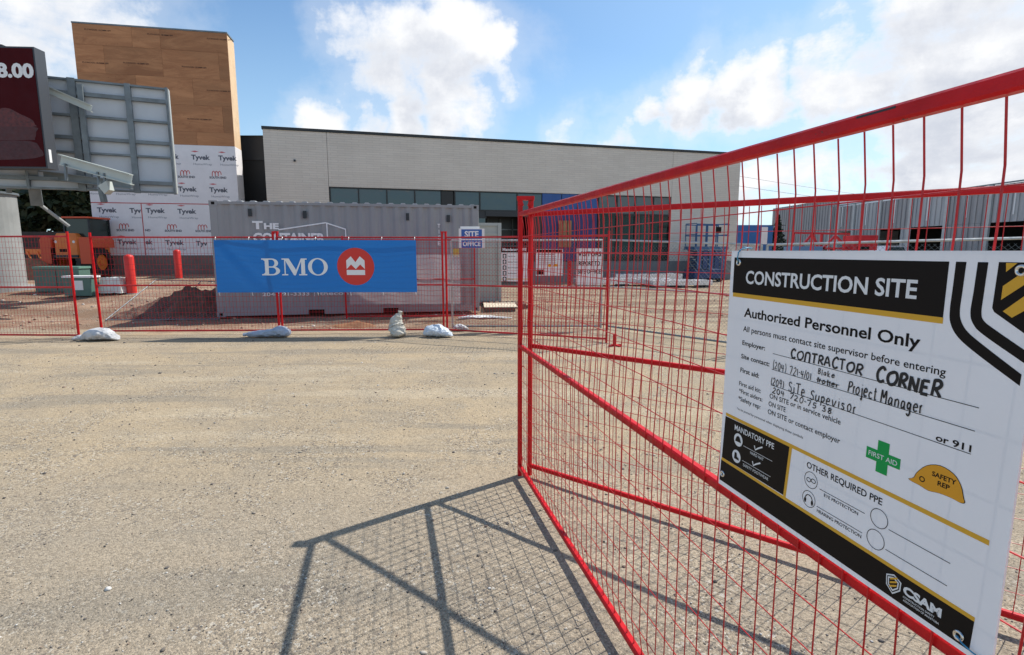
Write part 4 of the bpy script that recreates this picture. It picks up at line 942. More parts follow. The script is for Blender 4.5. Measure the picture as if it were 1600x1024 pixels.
for a, c in zip([2.87, 4.08, 5.31, 6.56, 7.78, 8.41], [4.08, 5.31, 6.56, 7.78, 8.41, 9.9]):
    w = MB(); w.box(a, a + .06, .02, .14, 0, 3.10); wf = w.build('window', FRAME, BD); MB().box(a + .06, c, .07, .09, .05, 3.10).build('pane', GLASS, wf)
# recessed entrance
MB().box(9.92, 12.2, 1.9, 2.0, 0, 3.45).build('entrance_wall', mat('dark_entrance', (.012, .016, .016), .35), BD)
MB().box(9.90, 12.72, .0, .16, 3.20, 3.45).build('spandrel', DARKG, BD)
for x in (10.4, 11.05, 11.7): MB().box(x, x + .06, 1.80, 1.89, .0, 3.2).build('door_frame', mat('door_frame_grey', (.08, .09, .09), .4), BD)
MB().box(9.95, 12.15, 1.80, 1.88, 2.62, 2.68).build('door_rail', GALV_D, BD)
MB().box(12.2, 12.72, .02, .28, 1.03, 3.2).build('door_jamb', mat('brown_jamb', (.05, .03, .03), .6), BD)
# blue panels
for a, c in ((12.76, 13.74), (13.78, 14.58), (14.62, 15.68)):
    MB().box(a, c, .03, .10, 3.50, 4.34).build('blue_panel', BLUEPN, BD); MB().box(a, c, .03, .10, 1.06, 3.42).build('blue_panel', BLUEPD, BD)
MB().box(12.72, 15.70, .101, .2, 1.04, 4.355).build('panel_backing', FRAME, BD)
# right hand glazing with things standing inside
mul = [15.72, 16.75, 17.78, 18.82, 19.80]
CLEAR = bpy.data.materials.new('clear_window_glass'); CLEAR.use_nodes = True; q = NB(CLEAR.node_tree); p = CLEAR.node_tree.nodes['Principled BSDF']; p.inputs['Base Color'].default_value = (.02, .03, .03, 1); p.inputs['Roughness'].default_value = .03; p.inputs['IOR'].default_value = 1.6
tr = q.n('ShaderNodeBsdfTransparent'); tr.inputs[0].default_value = (.60, .80, .78, 1); ms = q.n('ShaderNodeMixShader'); ms.inputs[0].default_value = .62; q.link(p.outputs[0], ms.inputs[1]); q.link(tr.outputs[0], ms.inputs[2]); q.link(ms.outputs[0], CLEAR.node_tree.nodes['Material Output'].inputs[0])
for a, c in zip(mul, mul[1:]):
    for z0, z1 in ((1.04, 3.40), (3.40, 4.355)):
        w = MB(); w.box(a, a + .06, .02, .14, z0, z1); w.box(a + .06, c, .02, .14, z0, z0 + .05); w.box(a + .06, c, .02, .14, z1 - .05, z1); wf = w.build('window', FRAME, BD)
        MB().box(a + .06, c, .07, .09, z0 + .05, z1 - .05).build('pane', CLEAR if z0 < 2 else GLASS, wf)
MB().box(19.80, 19.86, .02, .14, 1.04, 4.355).build('window_jamb', FRAME, BD)
for x in (16.1, 17.75, 18.05, 18.3, 18.6): MB().box(x, x + .10, .18, .26, 0, 4.3).build('inner_post', mat('pale_inner_post', (.75, .8, .78), .6), BD)
MB().box(15.8, 19.8, .9, 1.0, 0, 4.3).build('inner_wall', mat('grey_inner_wall', (.45, .52, .50), .8), BD)
# yellow notice panel on the blue wall
m = MB()
for i in range(3): m.box(13.60 + i * .24, 13.60 + i * .24 + .20, -.05, .02, 1.75 - .0, 3.05)
o = m.build('yellow_boards', mat('yellow_board', (.30, .19, .09), .7, var=.35, vscale=2), None, (-10.8, 23.5, 0)); o.rotation_euler = (0, 0, math.atan2(6.5, 23.4)); tag(o, 'yellow and brown boards leaning upright against the deep blue shop panel', 'boards')
# dark volume left of the brick
t = thing('dark_building', 'charcoal clad building volume between the plywood tower and the brick shop', 'building', (-16.6, 26, 0), .0)
CHAR = mat('charcoal_cladding', (.018, .023, .028), .5); CHAR2 = mat('black_cladding', (.007, .009, .010), .6)
MB().box(0, 6.2, 0, 9, 0, 5.75).build('wall', CHAR2, t); MB().box(-.02, 6.22, -.03, 9, 5.76, 6.80).build('fascia', CHAR, t); MB().box(-.05, 6.25, -.06, 9, 6.805, 6.86).build('coping', FRAME, t)

# ------------------------------------------------------------------ plywood and house wrap tower
TW = thing('sign_tower', 'tall tower wall sheeted in plywood above and printed white house wrap below', 'building', (-17.75, 23.2, 0), math.atan2(1.1, 5.75))
TL = 5.79
MB().box(.02, TL - .02, .03, .90, .4, 10.60).build('core', WOOD, TW)
def ply(name, base, b2, seed):
    m = bpy.data.materials.new(name); m.use_nodes = True; q = NB(m.node_tree); p = m.node_tree.nodes['Principled BSDF']
    oi = q.n('ShaderNodeObjectInfo').outputs['Random']; co = q.n('ShaderNodeTexCoord').outputs['Object']
    mp = q.n('ShaderNodeMapping'); mp.inputs['Scale'].default_value = (.5, 1, 2.4); q.link(co, mp.inputs[0]); ad = q.vmath('ADD', mp.outputs[0], (0, 0, 0)); 
    cbx = q.n('ShaderNodeCombineXYZ'); q.link(q.math('MULTIPLY', oi, 50.), cbx.inputs[0]); q.link(q.math('MULTIPLY', oi, 31.), cbx.inputs[2]); ad = q.vmath('ADD', mp.outputs[0], cbx.outputs[0])
    gn = q.noise(ad, 1.0, 8, .74, .8); kn = q.noise(co, 9, 3, .6)
    c1 = q.mix(q.rng(gn, .38, .62), base, b2)
    c1 = q.mix(q.rng(q.noise(ad, .55, 1, .5), .50, .58, 0., .55), c1, tuple(x * .72 for x in base))
    c1 = q.mix(q.rng(kn, .66, .74, 0., .6), c1, (.12, .045, .02))
    f = q.math('ADD', q.math('MULTIPLY', oi, .42), .80); vv = q.n('ShaderNodeVectorMath', operation='SCALE'); q.link(c1, vv.inputs[0]); q.link(f, vv.inputs['Scale']); q.link(vv.outputs[0], p.inputs['Base Color'])
    p.inputs['Roughness'].default_value = .75; return m
PLY = ply('orange_plywood', (.50, .235, .105), (.34, .145, .062), 1)
PLYSIDE = mat('sunlit_plywood', (.72, .50, .30), .7, var=.12, vscale=2)  # paler than the front sheets: sunlight on this side put into the colour
rows = [(9.875, 10.66, [0, 2.15, 3.2, TL]), (8.79, 9.875, [0, 1.06, 3.22, 5.40, TL]), (7.70, 8.79, [0, 2.15, 4.31, TL]), (6.61, 7.70, [0, 1.06, 3.22, 5.40, TL]), (6.06, 6.61, [0, 2.15, 4.31, TL])]
for z0, z1, xs in rows:
    for a, c in zip(xs, xs[1:]):
        MB().box(a + .002, c - .004, -.002 + random.uniform(-.003, .003), .018, z0 + .002, z1 - .003).build('plywood_sheet', PLY, TW)
# mill stamps on the sheets
m = MB()
for x, z in ((.45, 10.42), (2.75, 10.40), (5.0, 10.38), (1.75, 9.22), (3.95, 9.20), (.25, 9.15), (4.85, 8.30), (4.0, 7.10)):
    text(m, 'PLYWOOD 18.5MM SPF', x, x + .95, z, .055, -.012, .01)
m.build('stamp_print', mat('brown_stamp', (.07, .03, .02), .7), TW)
MB().box(TL - .015, TL + .003, .022, .93, 6.06, 10.60).build('side_sheet', PLYSIDE, TW)
MB().box(-.01, TL + .01, -.015, .94, 10.662, 10.72).build('coping', GALV_D, TW)
WRAP = mat('white_house_wrap', (.84, .82, .83), .5, var=.06, vscale=2.5, bump=.5, bscale=1.6)
for x0, x1, z0, z1, dy in ((0, TL + .01, 3.60, 6.055, 0.), (0, 1.905, 1.37, 3.575, .001), (1.915, TL + .01, 1.37, 3.575, -.001)):
    MB().box(x0, x1, -.008 + dy, .03, z0, z1).build('wrap_sheet', WRAP, TW)
MB().box(TL - .01, TL + .012, .031, .93, 1.37, 6.055).build('wrap_sheet', WRAP, TW)
MB().box(0, TL, -.06, .92, .0, 1.365).build('foundation_wall', mat('foundation_concrete', (.185, .150, .135), .85, var=.15, vscale=1.5), TW)
m = MB(); m.box(0, 4.9, -.0125, -.0095, 3.565, 3.600); m.box(1.892, 1.925, -.0125, -.0095, 1.38, 3.56); m.build('red_tape', mat('red_tape', (.50, .02, .03), .5), TW)
TYV = MB(); TYS = MB()
text(TYV, 'Tyvek', 0, .745, 0, .205, 0, .035); TYS_ = MB(); text(TYS_, 'HomeWrap', .07, .80, -.225, .085, 0, .0)
src_t = TYV.build('wrap_lettering', GREYP, TW, (4.023, -.012, 5.455)); src_h = TYS_.build('wrap_lettering', mat('light_grey_print', (.26, .27, .31), .6), TW, (4.023, -.012, 5.455))
m = MB(); m.flat([(.0, .34), (.16, .375), (.32, .34), (.16, .305)], 0); src_o = m.build('wrap_oval_print', mat('pale_red_print', (.62, .16, .18), .6), TW, (4.023, -.012, 5.455))
m = MB(); text(m, '______________', .17, .72, -.27, .03, 0, 0); 
for (x, z) in ((5.04 - .0, 5.455), (3.40, 4.11), (4.646, 4.10), (.209, 3.18), (2.069, 3.18), (3.306, 3.165), (.856, 1.842), (2.713, 1.820)):
    for s_ in (src_t, src_h, src_o): share(s_.name.split('.')[0], s_, TW, (x if x != 5.04 else 5.10, -.012, z))
def partial(s_, x0, x1, z, small=None, sx=None):
    m = MB(); text(m, s_, x0, x1, z, .205, 0, .035)
    m.build('wrap_lettering', GREYP, TW, (0, -.012, 0))
    if small: m = MB(); text(m, small, sx[0], sx[1], z - .225, .085, 0, 0.); m.build('wrap_lettering', MATS['light_grey_print'], TW, (0, -.012, 0))
partial('ek', 3.304, 3.537, 5.46, 'rap', (3.33, 3.60)); partial('Tyv', 1.442, 1.885, 3.17, 'Home', (1.51, 1.88)); partial('ek', .08, .353, 1.885, 'rap', (.1, .42)); partial('ek', 1.943, 2.221, 1.84, 'rap', (1.95, 2.29)); partial('Tyv', 3.93, 4.40, 1.79)
for x in (.995, 2.229, -.0): share('wrap_lettering', src_h, TW, (x - .07, -.012, 4.14))
# builder's merchant emblem: three red arches over its name
def arches(x, z):
    a = MB()
    for i in range(3): cx = x + .13 + i * .12; a.ring(cx + .05, z + .17, .075, .155 + .0 * i, .030, 0, 12, wz=.03, a0=0, a1=math.pi); a.rect(cx - .025, cx + .005, z + .10, z + .17, 0)
    return a
m = arches(0, 0); src_a = m.build('merchant_emblem', mat('merchant_red', (.55, .04, .035), .6), TW, (3.435, -.012, 4.68))
m = MB(); text(m, 'SOUTH END', .0, .68, .0, .095, 0, .04); src_b = m.build('merchant_lettering', GREYP, TW, (3.435, -.012, 4.675))
for x, z in ((4.688, 4.68), (.869, 2.40), (2.735, 2.385), (3.952, 2.38)):
    share('merchant_emblem', src_a, TW, (x, -.012, z)); share('merchant_lettering', src_b, TW, (x, -.012, z - .005))
m = MB(); text(m, 'END', .02, .30, 2.41, .095, 0, .04); text(m, 'ND', 1.965, 2.18, 2.397, .095, 0, .04); m.build('merchant_lettering', GREYP, TW, (0, -.012, 0))

# ------------------------------------------------------------------ roadside pylon sign
CONC = mat('pale_grey_column', (.33, .34, .335), .7, base2=(.25, .26, .255), vscale=1.2, bump=.3, bscale=6)
PS = thing('pylon_sign', 'roadside sign with dark red digital screen, steel arms and thick pale column', 'sign', (-15.62, 16, .42))
MB().cyl((0, 0), .93, .0, 2.8, 36).build('column', CONC, PS)
MB().cyl((0, 0), 1.10, -.2, .10, 36).build('column_base', CONC, PS)
MB().cyl((0, 0), .99, 2.78, 2.84, 36).build('column_cap', GALV_D, PS)
P0 = Vector((-15.62, 16, .42))
def rel(x, y, z): return (x - P0.x, y - P0.y, z - P0.z)
# screen cabinet: front face runs from the right edge (-11.65,14) out of frame to the left
sc = thing('tmp', '', 'x'); bpy.data.objects.remove(sc)
scr_rz = .06
SCR = MB(); SCR.box(-4.6, -.0, .0, .34, 3.62, 6.50); cab = SCR.build('cabinet', mat('dark_grey_cabinet', (.05, .055, .065), .5), PS, rel(-11.68, 13.98, .0)); cab.rotation_euler = (0, 0, scr_rz)
m = MB(); m.box(-4.55, -.04, -.012, -.002, 3.66, 6.46); m.build('screen', mat('maroon_screen', (.060, .003, .005), .6, var=.12, vscale=1, spec=.12), cab)
m = MB(); text(m, '8.00', -.93, -.06, 5.77 - .0, .34, -.015, .045); m.build('lettering', WPRINT, cab)
# picture of a stacked meal on the screen (flat print)
m = MB(); m.flat(smooth2([(-1.5, 4.72), (-1.0, 5.02), (-.75, 5.05), (-.5, 4.92), (-.25, 4.80), (-.18, 4.68), (-.25, 4.62), (-1.5, 4.62)], 3), -.014); m.build('screen_picture', mat('picture_red', (.15, .022, .018), .5, base2=(.06, .010, .010), vscale=14), cab)
m = MB(); m.flat(smooth2([(-1.6, 4.60), (-.22, 4.62), (-.17, 4.50), (-.22, 4.34), (-.35, 4.30), (-1.6, 4.28)], 3), -.0145); m.build('screen_picture', mat('picture_dull_red', (.085, .012, .012), .5, base2=(.06, .010, .010), vscale=5), cab)
m = MB(); m.flat(smooth2([(-1.6, 4.26), (-.35, 4.28), (-.12, 4.10), (-.05, 3.96), (-.14, 3.90), (-.5, 3.84), (-1.6, 3.80)], 3), -.015); m.build('screen_picture', mat('picture_maroon', (.065, .008, .010), .5, var=.3, vscale=6), cab)
MB().cham(-1.02, -.78, .05, .25, 6.50, 6.56, .02).build('sensor', DARKG, cab)
MB().box(-.002, .006, .08, .16, 3.78, 4.10).build('side_latch', WHITE, cab)
# back of the second sign face: steel grid over white panels
BB = [(-12.9, 14.75), (-9.80, 16.12)]; brz = math.atan2(BB[1][1] - BB[0][1], BB[1][0] - BB[0][0]); BL = math.hypot(BB[1][1] - BB[0][1], BB[1][0] - BB[0][0])
PANW = mat('white_sign_back', (.56, .60, .64), .5, var=.08, vscale=1)
bbo = MB(); bbo.box(-.9, BL, .10, .16, 3.27, 6.11); bb = bbo.build('sign_back_panel', PANW, PS, rel(BB[0][0], BB[0][1], 0)); bb.rotation_euler = (0, 0, brz)
def U(frac): return BL * frac
for x, w in ((BL - .04, .06), (.0, .06), (BL * .30 + .15, .17), (BL * .715, .14)):
    MB().box(x - w / 2, x + w / 2, -.03, .10, 3.20, 6.16).build('upright', GALV_D, bb)
MB().box(BL * .30 + .30, BL * .30 + .42, -.16, -.03, 3.30, 5.98).build('upright', GALV_D, bb)
for z, w in ((6.12, .05), (5.77, .10), (5.197, .06), (4.617, .09), (4.228, .05), (3.494, .10), (3.24, .05)):
    MB().box(-.9, BL, -.01, .095, z - w / 2, z + w / 2).build('crossbar', GALV_D, bb)
MB().box(BL - .01, BL + .02, -.05, .18, 3.22, 6.12).build('edge_trim', LG, bb)
def ibeam(p_, q_, h, w, m, name='beam'):
    b_ = MB(); up = Vector((0, 0, 1)); p_, q_ = Vector(p_), Vector(q_)
    b_.beam(p_ + up * h / 2, q_ + up * h / 2, w, .025); b_.beam(p_ - up * h / 2, q_ - up * h / 2, w, .025); b_.beam(p_, q_, .015, h - .026)
    return b_.build(name, m, PS)
PB = mat('pale_green_grey_paint', (.50, .54, .50), .5, var=.08, vscale=2)
def P3(px, py, Y):
    x = (px - 800) / FPX; u = (512 - py) / FPX; c, s = math.cos(PITCH), math.sin(PITCH); yy_ = c + u * s; t = Y / yy_
    return Vector((x * t, Y, EYE + (u * c - s) * t))
def PR(px, py, Y): return P3(px, py, Y) - P0
ibeam(PR(60, 134, 14.6), PR(143, 170, 14.9), .16, .10, PB)
ibeam(PR(95, 250, 14.0), PR(206, 281, 13.9), .24, .14, PB)
ibeam(PR(20, 268, 14.9), PR(206, 290, 15.2), .18, .12, GALV_D)
ibeam(PR(-40, 288, 15.6), PR(186, 292, 15.8), .20, .14, GALV_D)
for px, py in ((102, 262), (153, 275), (163, 277)): MB().beam(PR(px, py - 6, 13.93), PR(px + 2, py + 20, 13.93), .06, .04).build('bracket', GALV_D, PS)
m = MB(); a_ = PR(165, 290, 13.95); m.prism([(a_.x - .12, a_.z - .02), (a_.x + .10, a_.z + .10), (a_.x + .14, a_.z - .12), (a_.x + .02, a_.z - .22)], a_.y - .1, a_.y + .1); m.build('floodlight', PB, PS)
m = MB(); m.beam(PR(48, 258, 14.8), PR(58, 320, 15.2), .26, .18); m.build('hanger', GALV_D, PS)
m = MB(); m.beam(PR(12, 262, 15), PR(14, 300, 15.3), .12, .12); m.build('hanger', GALV_D, PS)
MB().tube([PR(60, 318, 15.2), PR(108, 354, 15.6)], .045, 10).build('strut', CONC, PS)
MB().beam(PR(158, 296, 15.2), PR(163, 316, 15.2), .14, .10).build('hanger', GALV_D, PS)

# ------------------------------------------------------------------ bollards
BR_ = mat('red_bollard_plastic', (.68, .030, .022), .45, var=.08, vscale=2)
def bollard(x, y, label):
    z = ground_z(x, y); n = 20; prof = [(.125, 0), (.125, 1.07), (.115, 1.10), (.09, 1.125), (.045, 1.14), (.001, 1.145)]
    m = MB(); m.add([(r_ * math.cos(2 * math.pi * i / n), r_ * math.sin(2 * math.pi * i / n), h_) for r_, h_ in prof for i in range(n)], [(j * n + i, j * n + (i + 1) % n, (j + 1) * n + (i + 1) % n, (j + 1) * n + i) for j in range(len(prof) - 1) for i in range(n)])
    t = thing('bollard', label, 'bollard', (x, y, z - .02), 0, 'red bollards in front of the plywood tower')
    m.build('sleeve', BR_, t, smooth=True); MB().cyl((0, 0), .16, 0, .04, 20).build('base_ring', CONC, t)
bollard(-10.95, 15.5, 'red bollard nearest the fence, left of the dirt mound'); bollard(-12.95, 21.0, 'red bollard farther back, between the near bollard and the container')

# ------------------------------------------------------------------ green utility boxes and wrapped sheets
UG = mat('green_utility_paint', (.085, .165, .135), .5, var=.1, vscale=2); UG2 = mat('green_grey_top', (.13, .26, .20), .5)
t = thing('utility_box', 'square green electrical box beside the pale sign column', 'utility box', (-13.72, 15.5, .40), .05)
MB().box(0, 1.25, 0, .45, 0, .66).build('body', UG, t); MB().cham(-.03, 1.28, -.03, .48, .66, .72, .02).build('lid', UG2, t); MB().box(.60, .615, -.01, .0, .04, .62).build('door_seam', DARKG, t)
t = thing('utility_box', 'green electrical box with white label and white sheet on top', 'utility box', (-12.40, 14.9, .33), .05)
MB().box(0, .72, 0, .35, 0, .50).build('body', UG, t); MB().cham(-.03, .75, -.03, .40, .50, .55, .02).build('lid', WHITE, t); MB().box(.25, .52, -.012, -.001, .16, .42).build('label', WHITE, t)
PW = mat('white_plastic_wrap', (.66, .68, .64), .3, var=.15, vscale=4, bump=.8, bscale=6)
m = MB(); nn = 16
for j in range(nn + 1):
    for i in range(nn + 1):
        u, v = i / nn, j / nn; e = min(u, 1 - u, v, 1 - v); z = .50 * min(1, e * 9) + .05 * mnoise.noise(Vector((u * 5, v * 5, 2)))
        m.v.append((u * .68, v * .5, max(0, z * .85)))
m.f = [(j * 17 + i, j * 17 + i + 1, (j + 1) * 17 + i + 1, (j + 1) * 17 + i) for j in range(nn) for i in range(nn)]
o = m.build('wrapped_stack', PW, None, (-11.72, 15.2, .38)); tag(o, 'stack of goods wrapped in white plastic right of the green electrical boxes', 'wrapped stack')

# ------------------------------------------------------------------ orange tractor
OR = mat('orange_machine_paint', (.75, .20, .035), .45, var=.12, vscale=2); OR2 = mat('red_orange_paint', (.62, .09, .03), .5)
TR = thing('tractor', 'orange tractor with small canopy parked behind the left fence', 'tractor', (-18.72, 22.2, .50), .0)
def wheel(par, x, y, r, w, rim):
    prof = [(r * .55, -w / 2), (r * .92, -w / 2), (r, -w * .32), (r, w * .32), (r * .92, w / 2), (r * .55, w / 2)]; n = 26; m = MB()
    m.add([(rr_ * math.cos(2 * math.pi * i / n), d_, rr_ * math.sin(2 * math.pi * i / n)) for rr_, d_ in prof for i in range(n)], [(j * n + i, (j + 1) * n + i, (j + 1) * n + (i + 1) % n, j * n + (i + 1) % n) for j in range(len(prof) - 1) for i in range(n)])
    for i in range(20):
        a = 2 * math.pi * i / 20; m.beam((r * math.cos(a), -w * .45, r * math.sin(a)), (r * math.cos(a + .12), w * .1, r * math.sin(a + .12)), .05, .05)
    wh = m.build('wheel', TYREB, par, (x, y, r)); wh.rotation_euler = (0, 0, math.pi / 2); k = MB().tube([(0, -w * .30, 0), (0, w * .30, 0)], r * .56, 20); k.build('rim', rim, wh); MB().tube([(0, -w * .42, 0), (0, w * .42, 0)], r * .18, 12).build('hub', rim, wh)
for x in (.22, 1.78): wheel(TR, x, .0, .60, .40, OR); wheel(TR, x, 1.7, .52, .34, OR)
MB().cham(.46, 1.50, -.55, 2.0, .78, 1.62, .09).build('body', OR, TR)
m = MB(); m.prism([(.52, 1.62), (1.44, 1.62), (1.34, 1.76), (.62, 1.76)], -.5, 1.0); m.build('hood', OR, TR)
for x in (.0, 1.56):
    m = MB(); m.prism([(x, 1.20), (x + .44, 1.20), (x + .44, 1.50), (x + .36, 1.60), (x + .08, 1.60), (x, 1.50)], -.62, .7); m.build('fender', OR2, TR)
    MB().box(x + .02, x + .42, -.64, -.62, .55, 1.2).build('mud_flap', OR2, TR)
MB().box(.50, 1.46, -.60, -.56, .80, .90).build('bumper', DARKG, TR)
MB().box(.72, 1.00, -.565, -.552, 1.02, 1.14).build('grille_slot', BLACK, TR)
for x in (.80, 1.78):
    for y in (-.3, .8): MB().beam((x, y, 1.5), (x, y, 2.35), .05, .05).build('canopy_post', DARKG, TR)
MB().box(.83, 1.75, -.28, .78, 1.62, 2.33).build('cab_glass', GLASS_T, TR)
MB().cham(.74, 1.84, -.38, .88, 2.355, 2.42, .04).build('canopy', OR2, TR)
for x in (.58, 1.30): m = MB().disc(x, 1.42, .055, .055, -.553); m.build('headlight', WHITE, TR)
MB().tube([(.62, .3, 1.7), (.62, .3, 2.2)], .03, 8).build('exhaust_pipe', DARKG, TR)
t = thing('barricade', 'orange trestle barricade standing left of the orange tractor', 'barricade', (-22.2, 24.8, .55), 0.)
MB().box(0, 1.25, 0, .04, .85, 1.10).build('board', OR, t); 
for x in (.1, .55, 1.0): MB().beam((x, 0, 1.0), (x + .35, -.1, 0), .06, .05).build('leg', OR, t)
t = thing('low_kerb_wall', 'low pale concrete kerb wall behind the left fence', 'wall', (-26, 23.6, .45), .02); MB().box(0, 8.0, 0, .35, 0, .32).build('kerb_block', mat('pale_kerb', (.5, .46, .42), .8, var=.1), t)
t = thing('low_kerb_wall', 'low dark rail wall far left behind the sand', 'wall', (-46, 30, .3), .0); MB().box(0, 26.0, 0, .3, 0, 2.3).build('wall_block', mat('brown_wall', (.05, .04, .035), .8, var=.2), t)

# ------------------------------------------------------------------ trees behind on the left
def leafmat(name, c1, c2):
    m = bpy.data.materials.new(name); m.use_nodes = True; q = NB(m.node_tree); p = m.node_tree.nodes['Principled BSDF']
    ge = q.n('ShaderNodeNewGeometry'); q.link(q.mix(ge.outputs['Random Per Island'], c1, c2), p.inputs['Base Color']); p.inputs['Roughness'].default_value = .7; return m
LEAF = leafmat('dark_leaves', (.012, .024, .009), (.035, .055, .02)); LEAF2 = leafmat('spruce_needles', (.015, .032, .022), (.03, .055, .035)); BARK = mat('bark', (.09, .07, .05), .9)
def tree(label, x, y, h, r, lm=LEAF, n=9500, cone=False, leaf=.30, name='tree'):
    z0 = ground_z(x, y); t = thing(name, label, 'tree', (x, y, z0)); rr = np.random.default_rng(int(abs(x * 31 + y * 7)))
    m = MB(); m.tube([(0, 0, -.1), (.05, 0, h * .3), (-.05, .1, h * .6), (0, 0, h * .92)], 0, 9, radii=[h * .03, h * .022, h * .014, h * .004])
    tips = []
    for i in range(9):
        a = i * 2.4; zz_ = h * (.28 + .06 * i); L_ = r * (.9 if not cone else .9 * (1 - zz_ / h)); e = (L_ * math.cos(a), L_ * math.sin(a), zz_ + h * .1)
        m.tube([(0, 0, zz_), (e[0] * .5, e[1] * .5, zz_ + h * .07), e], 0, 6, radii=[h * .010, h * .006, h * .002]); tips.append(e)
    m.build('trunk', BARK, t)
    if cone:
        zc = rr.random(n) ** 1.3; rad = r * (1 - zc) * (.55 + .45 * rr.random(n)) * (1 + .18 * np.sin(zc * 55)); an = rr.uniform(0, 2 * np.pi, n); C_ = np.stack([rad * np.cos(an), rad * np.sin(an), h * (.06 + .94 * zc)], 1)
    else:
        k = 34; cc = rr.normal(0, 1, (k, 3)); cc /= np.linalg.norm(cc, axis=1)[:, None]; cc *= rr.uniform(.35, .95, (k, 1)); cc = cc * [r, r, h * .36] + [0, 0, h * .60]; cr = rr.uniform(.20, .42, k) * r
        idx = rr.integers(0, k, n); d_ = rr.normal(0, 1, (n, 3)); d_ /= np.linalg.norm(d_, axis=1)[:, None]; C_ = cc[idx] + d_ * (cr[idx] * rr.uniform(.5, 1.05, n))[:, None]
    a1 = rr.normal(0, 1, (n, 3)); a1 /= np.linalg.norm(a1, axis=1)[:, None]; a2 = np.cross(a1, rr.normal(0, 1, (n, 3))); a2 /= np.linalg.norm(a2, axis=1)[:, None]; s_ = (leaf * rr.uniform(.5, 1.2, n))[:, None]
    V = np.concatenate([C_ - a1 * s_, C_ + a2 * s_ * .5, C_ + a1 * s_, C_ - a2 * s_ * .5], 1).reshape(-1, 3)
    me = bpy.data.meshes.new('crown'); me.from_pydata(V.tolist(), [], [(4 * i, 4 * i + 1, 4 * i + 2, 4 * i + 3) for i in range(n)]); me.materials.append(lm); c = bpy.data.objects.new('crown', me); COL.objects.link(c); c.parent = t
tree('broad dark tree behind the sign column at the far left', -36.5, 36, 8.2, 5.0)
tree('dark tree seen right of the sign column under the steel arms', -31.0, 37.5, 8.0, 4.4)
tree('dark leafy tree directly behind the orange tractor', -25.6, 34.5, 7.4, 4.0)
tree('tall dark tree farthest back between the column and the wrapped tower', -30.5, 46, 9.5, 5.5)
tree('dark tree partly hidden behind the left edge of the wrapped tower', -21.8, 35.5, 5.8, 3.4)
tree('small pointed spruce right of the far blue container', 23.1, 47.5, 4.6, 1.2, LEAF2, 1800, True, .16, 'spruce_tree')

# ------------------------------------------------------------------ foil sheets, scissor lift, far machines
FOIL = mat('crumpled_silver_foil', (.72, .71, .74), .25, .55, var=.2, vscale=5, bump=1., bscale=7)
def foil_stack(label, x, y, w, d, h, rz):
    t = thing('foil_stack', label, 'wrapped stack', (x, y, 0), rz, 'silver wrapped stacks in front of the brick shop')
    for i in range(3): MB().box(.1 + i * (w - .4) / 2, .3 + i * (w - .4) / 2, 0, d, 0, .10).build('skid', DARKG, t)
    m = MB(); a, c = 24, 8
    for k in range(2):
        for j in range(c + 1):
            for i in range(a + 1): m.v.append((i / a * w, j / c * d, .10 + (0 if k == 0 else h + .05 * mnoise.noise(Vector((i * .7 + x, j * .6, 1))) + .03 * mnoise.noise(Vector((i * 2. + x, j * 2., 1))))))
    N = (a + 1) * (c + 1); top = [(N + j * (a + 1) + i, N + j * (a + 1) + i + 1, N + (j + 1) * (a + 1) + i + 1, N + (j + 1) * (a + 1) + i) for j in range(c) for i in range(a)]
    sd_ = [(i, i + 1, N + i + 1, N + i) for i in range(a)] + [(c * (a + 1) + i + 1, c * (a + 1) + i, N + c * (a + 1) + i, N + c * (a + 1) + i + 1) for i in range(a)]
    m.f = top + sd_ + [(j * (a + 1), N + j * (a + 1), N + (j + 1) * (a + 1), (j + 1) * (a + 1)) for j in range(c)] + [(j * (a + 1) + a, (j + 1) * (a + 1) + a, N + (j + 1) * (a + 1) + a, N + j * (a + 1) + a) for j in range(c)]
    m.build('wrapping', FOIL, t)
foil_stack('long silver wrapped stack on a skid behind the visitors sign', 3.0, 23.6, 4.3, 1.2, .22, .18)
foil_stack('silver wrapped stack low in front, left of the blue scissor lift', 6.0, 22.9, 2.7, 1.1, .20, .15)
foil_stack('back row silver wrapped stack against the grey plinth', 5.0, 26.0, 3.6, .9, .35, .25)
o = MB().cham(0, .16, 0, .16, 0, 1.15, .02).build('red_post', RED, None, (2.35, 22.8, 0)); tag(o, 'short red post standing left of the visitors sign, silver sheets at its foot', 'post')
BL1 = mat('blue_lift_paint', (.035, .11, .25), .45, var=.15, vscale=2); BL2 = mat('blue_lift_dark', (.02, .05, .16), .5)
t = thing('scissor_lift', 'dark blue scissor lift with railed platform in front of the brick wall', 'scissor lift', (9.2, 27.2, 0), .25)
for x in (.25, 1.5):
    for y in (.1, .9): 
        w = MB().tube([(x, y - .08, .2), (x, y + .08, .2)], .2, 16).build('wheel', TYREB, t)
MB().cham(0, 1.8, 0, 1.0, .18, .62, .04).build('chassis', BL2, t)
for i in range(4):
    z = .66 + i * .24
    for y in (.12, .85): MB().beam((.12, y, z), (1.7, y, z + .20), .05, .08).build('scissor_arm', BL2, t); MB().beam((.12, y + .06, z + .20), (1.7, y + .06, z), .05, .08).build('scissor_arm', BL1, t)
MB().cham(-.05, 1.85, -.05, 1.05, 1.62, 1.78, .03).build('platform', BL1, t)
for x in (0, .6, 1.2, 1.8):
    for y in (0, 1.0): MB().box(x - .02 if x else 0, x + .03, y - .02, y + .02, 1.79, 2.85).build('rail_post', BL1, t)
for z in (2.3, 2.85):
    for y in (0, 1.0): MB().box(-.02, 1.85, y - .025, y + .025, z, z + .05).build('guard_rail', BL1, t)
    for x in (-.02, 1.82): MB().box(x, x + .04, .03, .97, z + .052, z + .09).build('guard_rail', BL1, t)
MB().box(1.05, 1.35, -.06, -.03, 2.45, 2.75).build('control_box', BLACK, t)
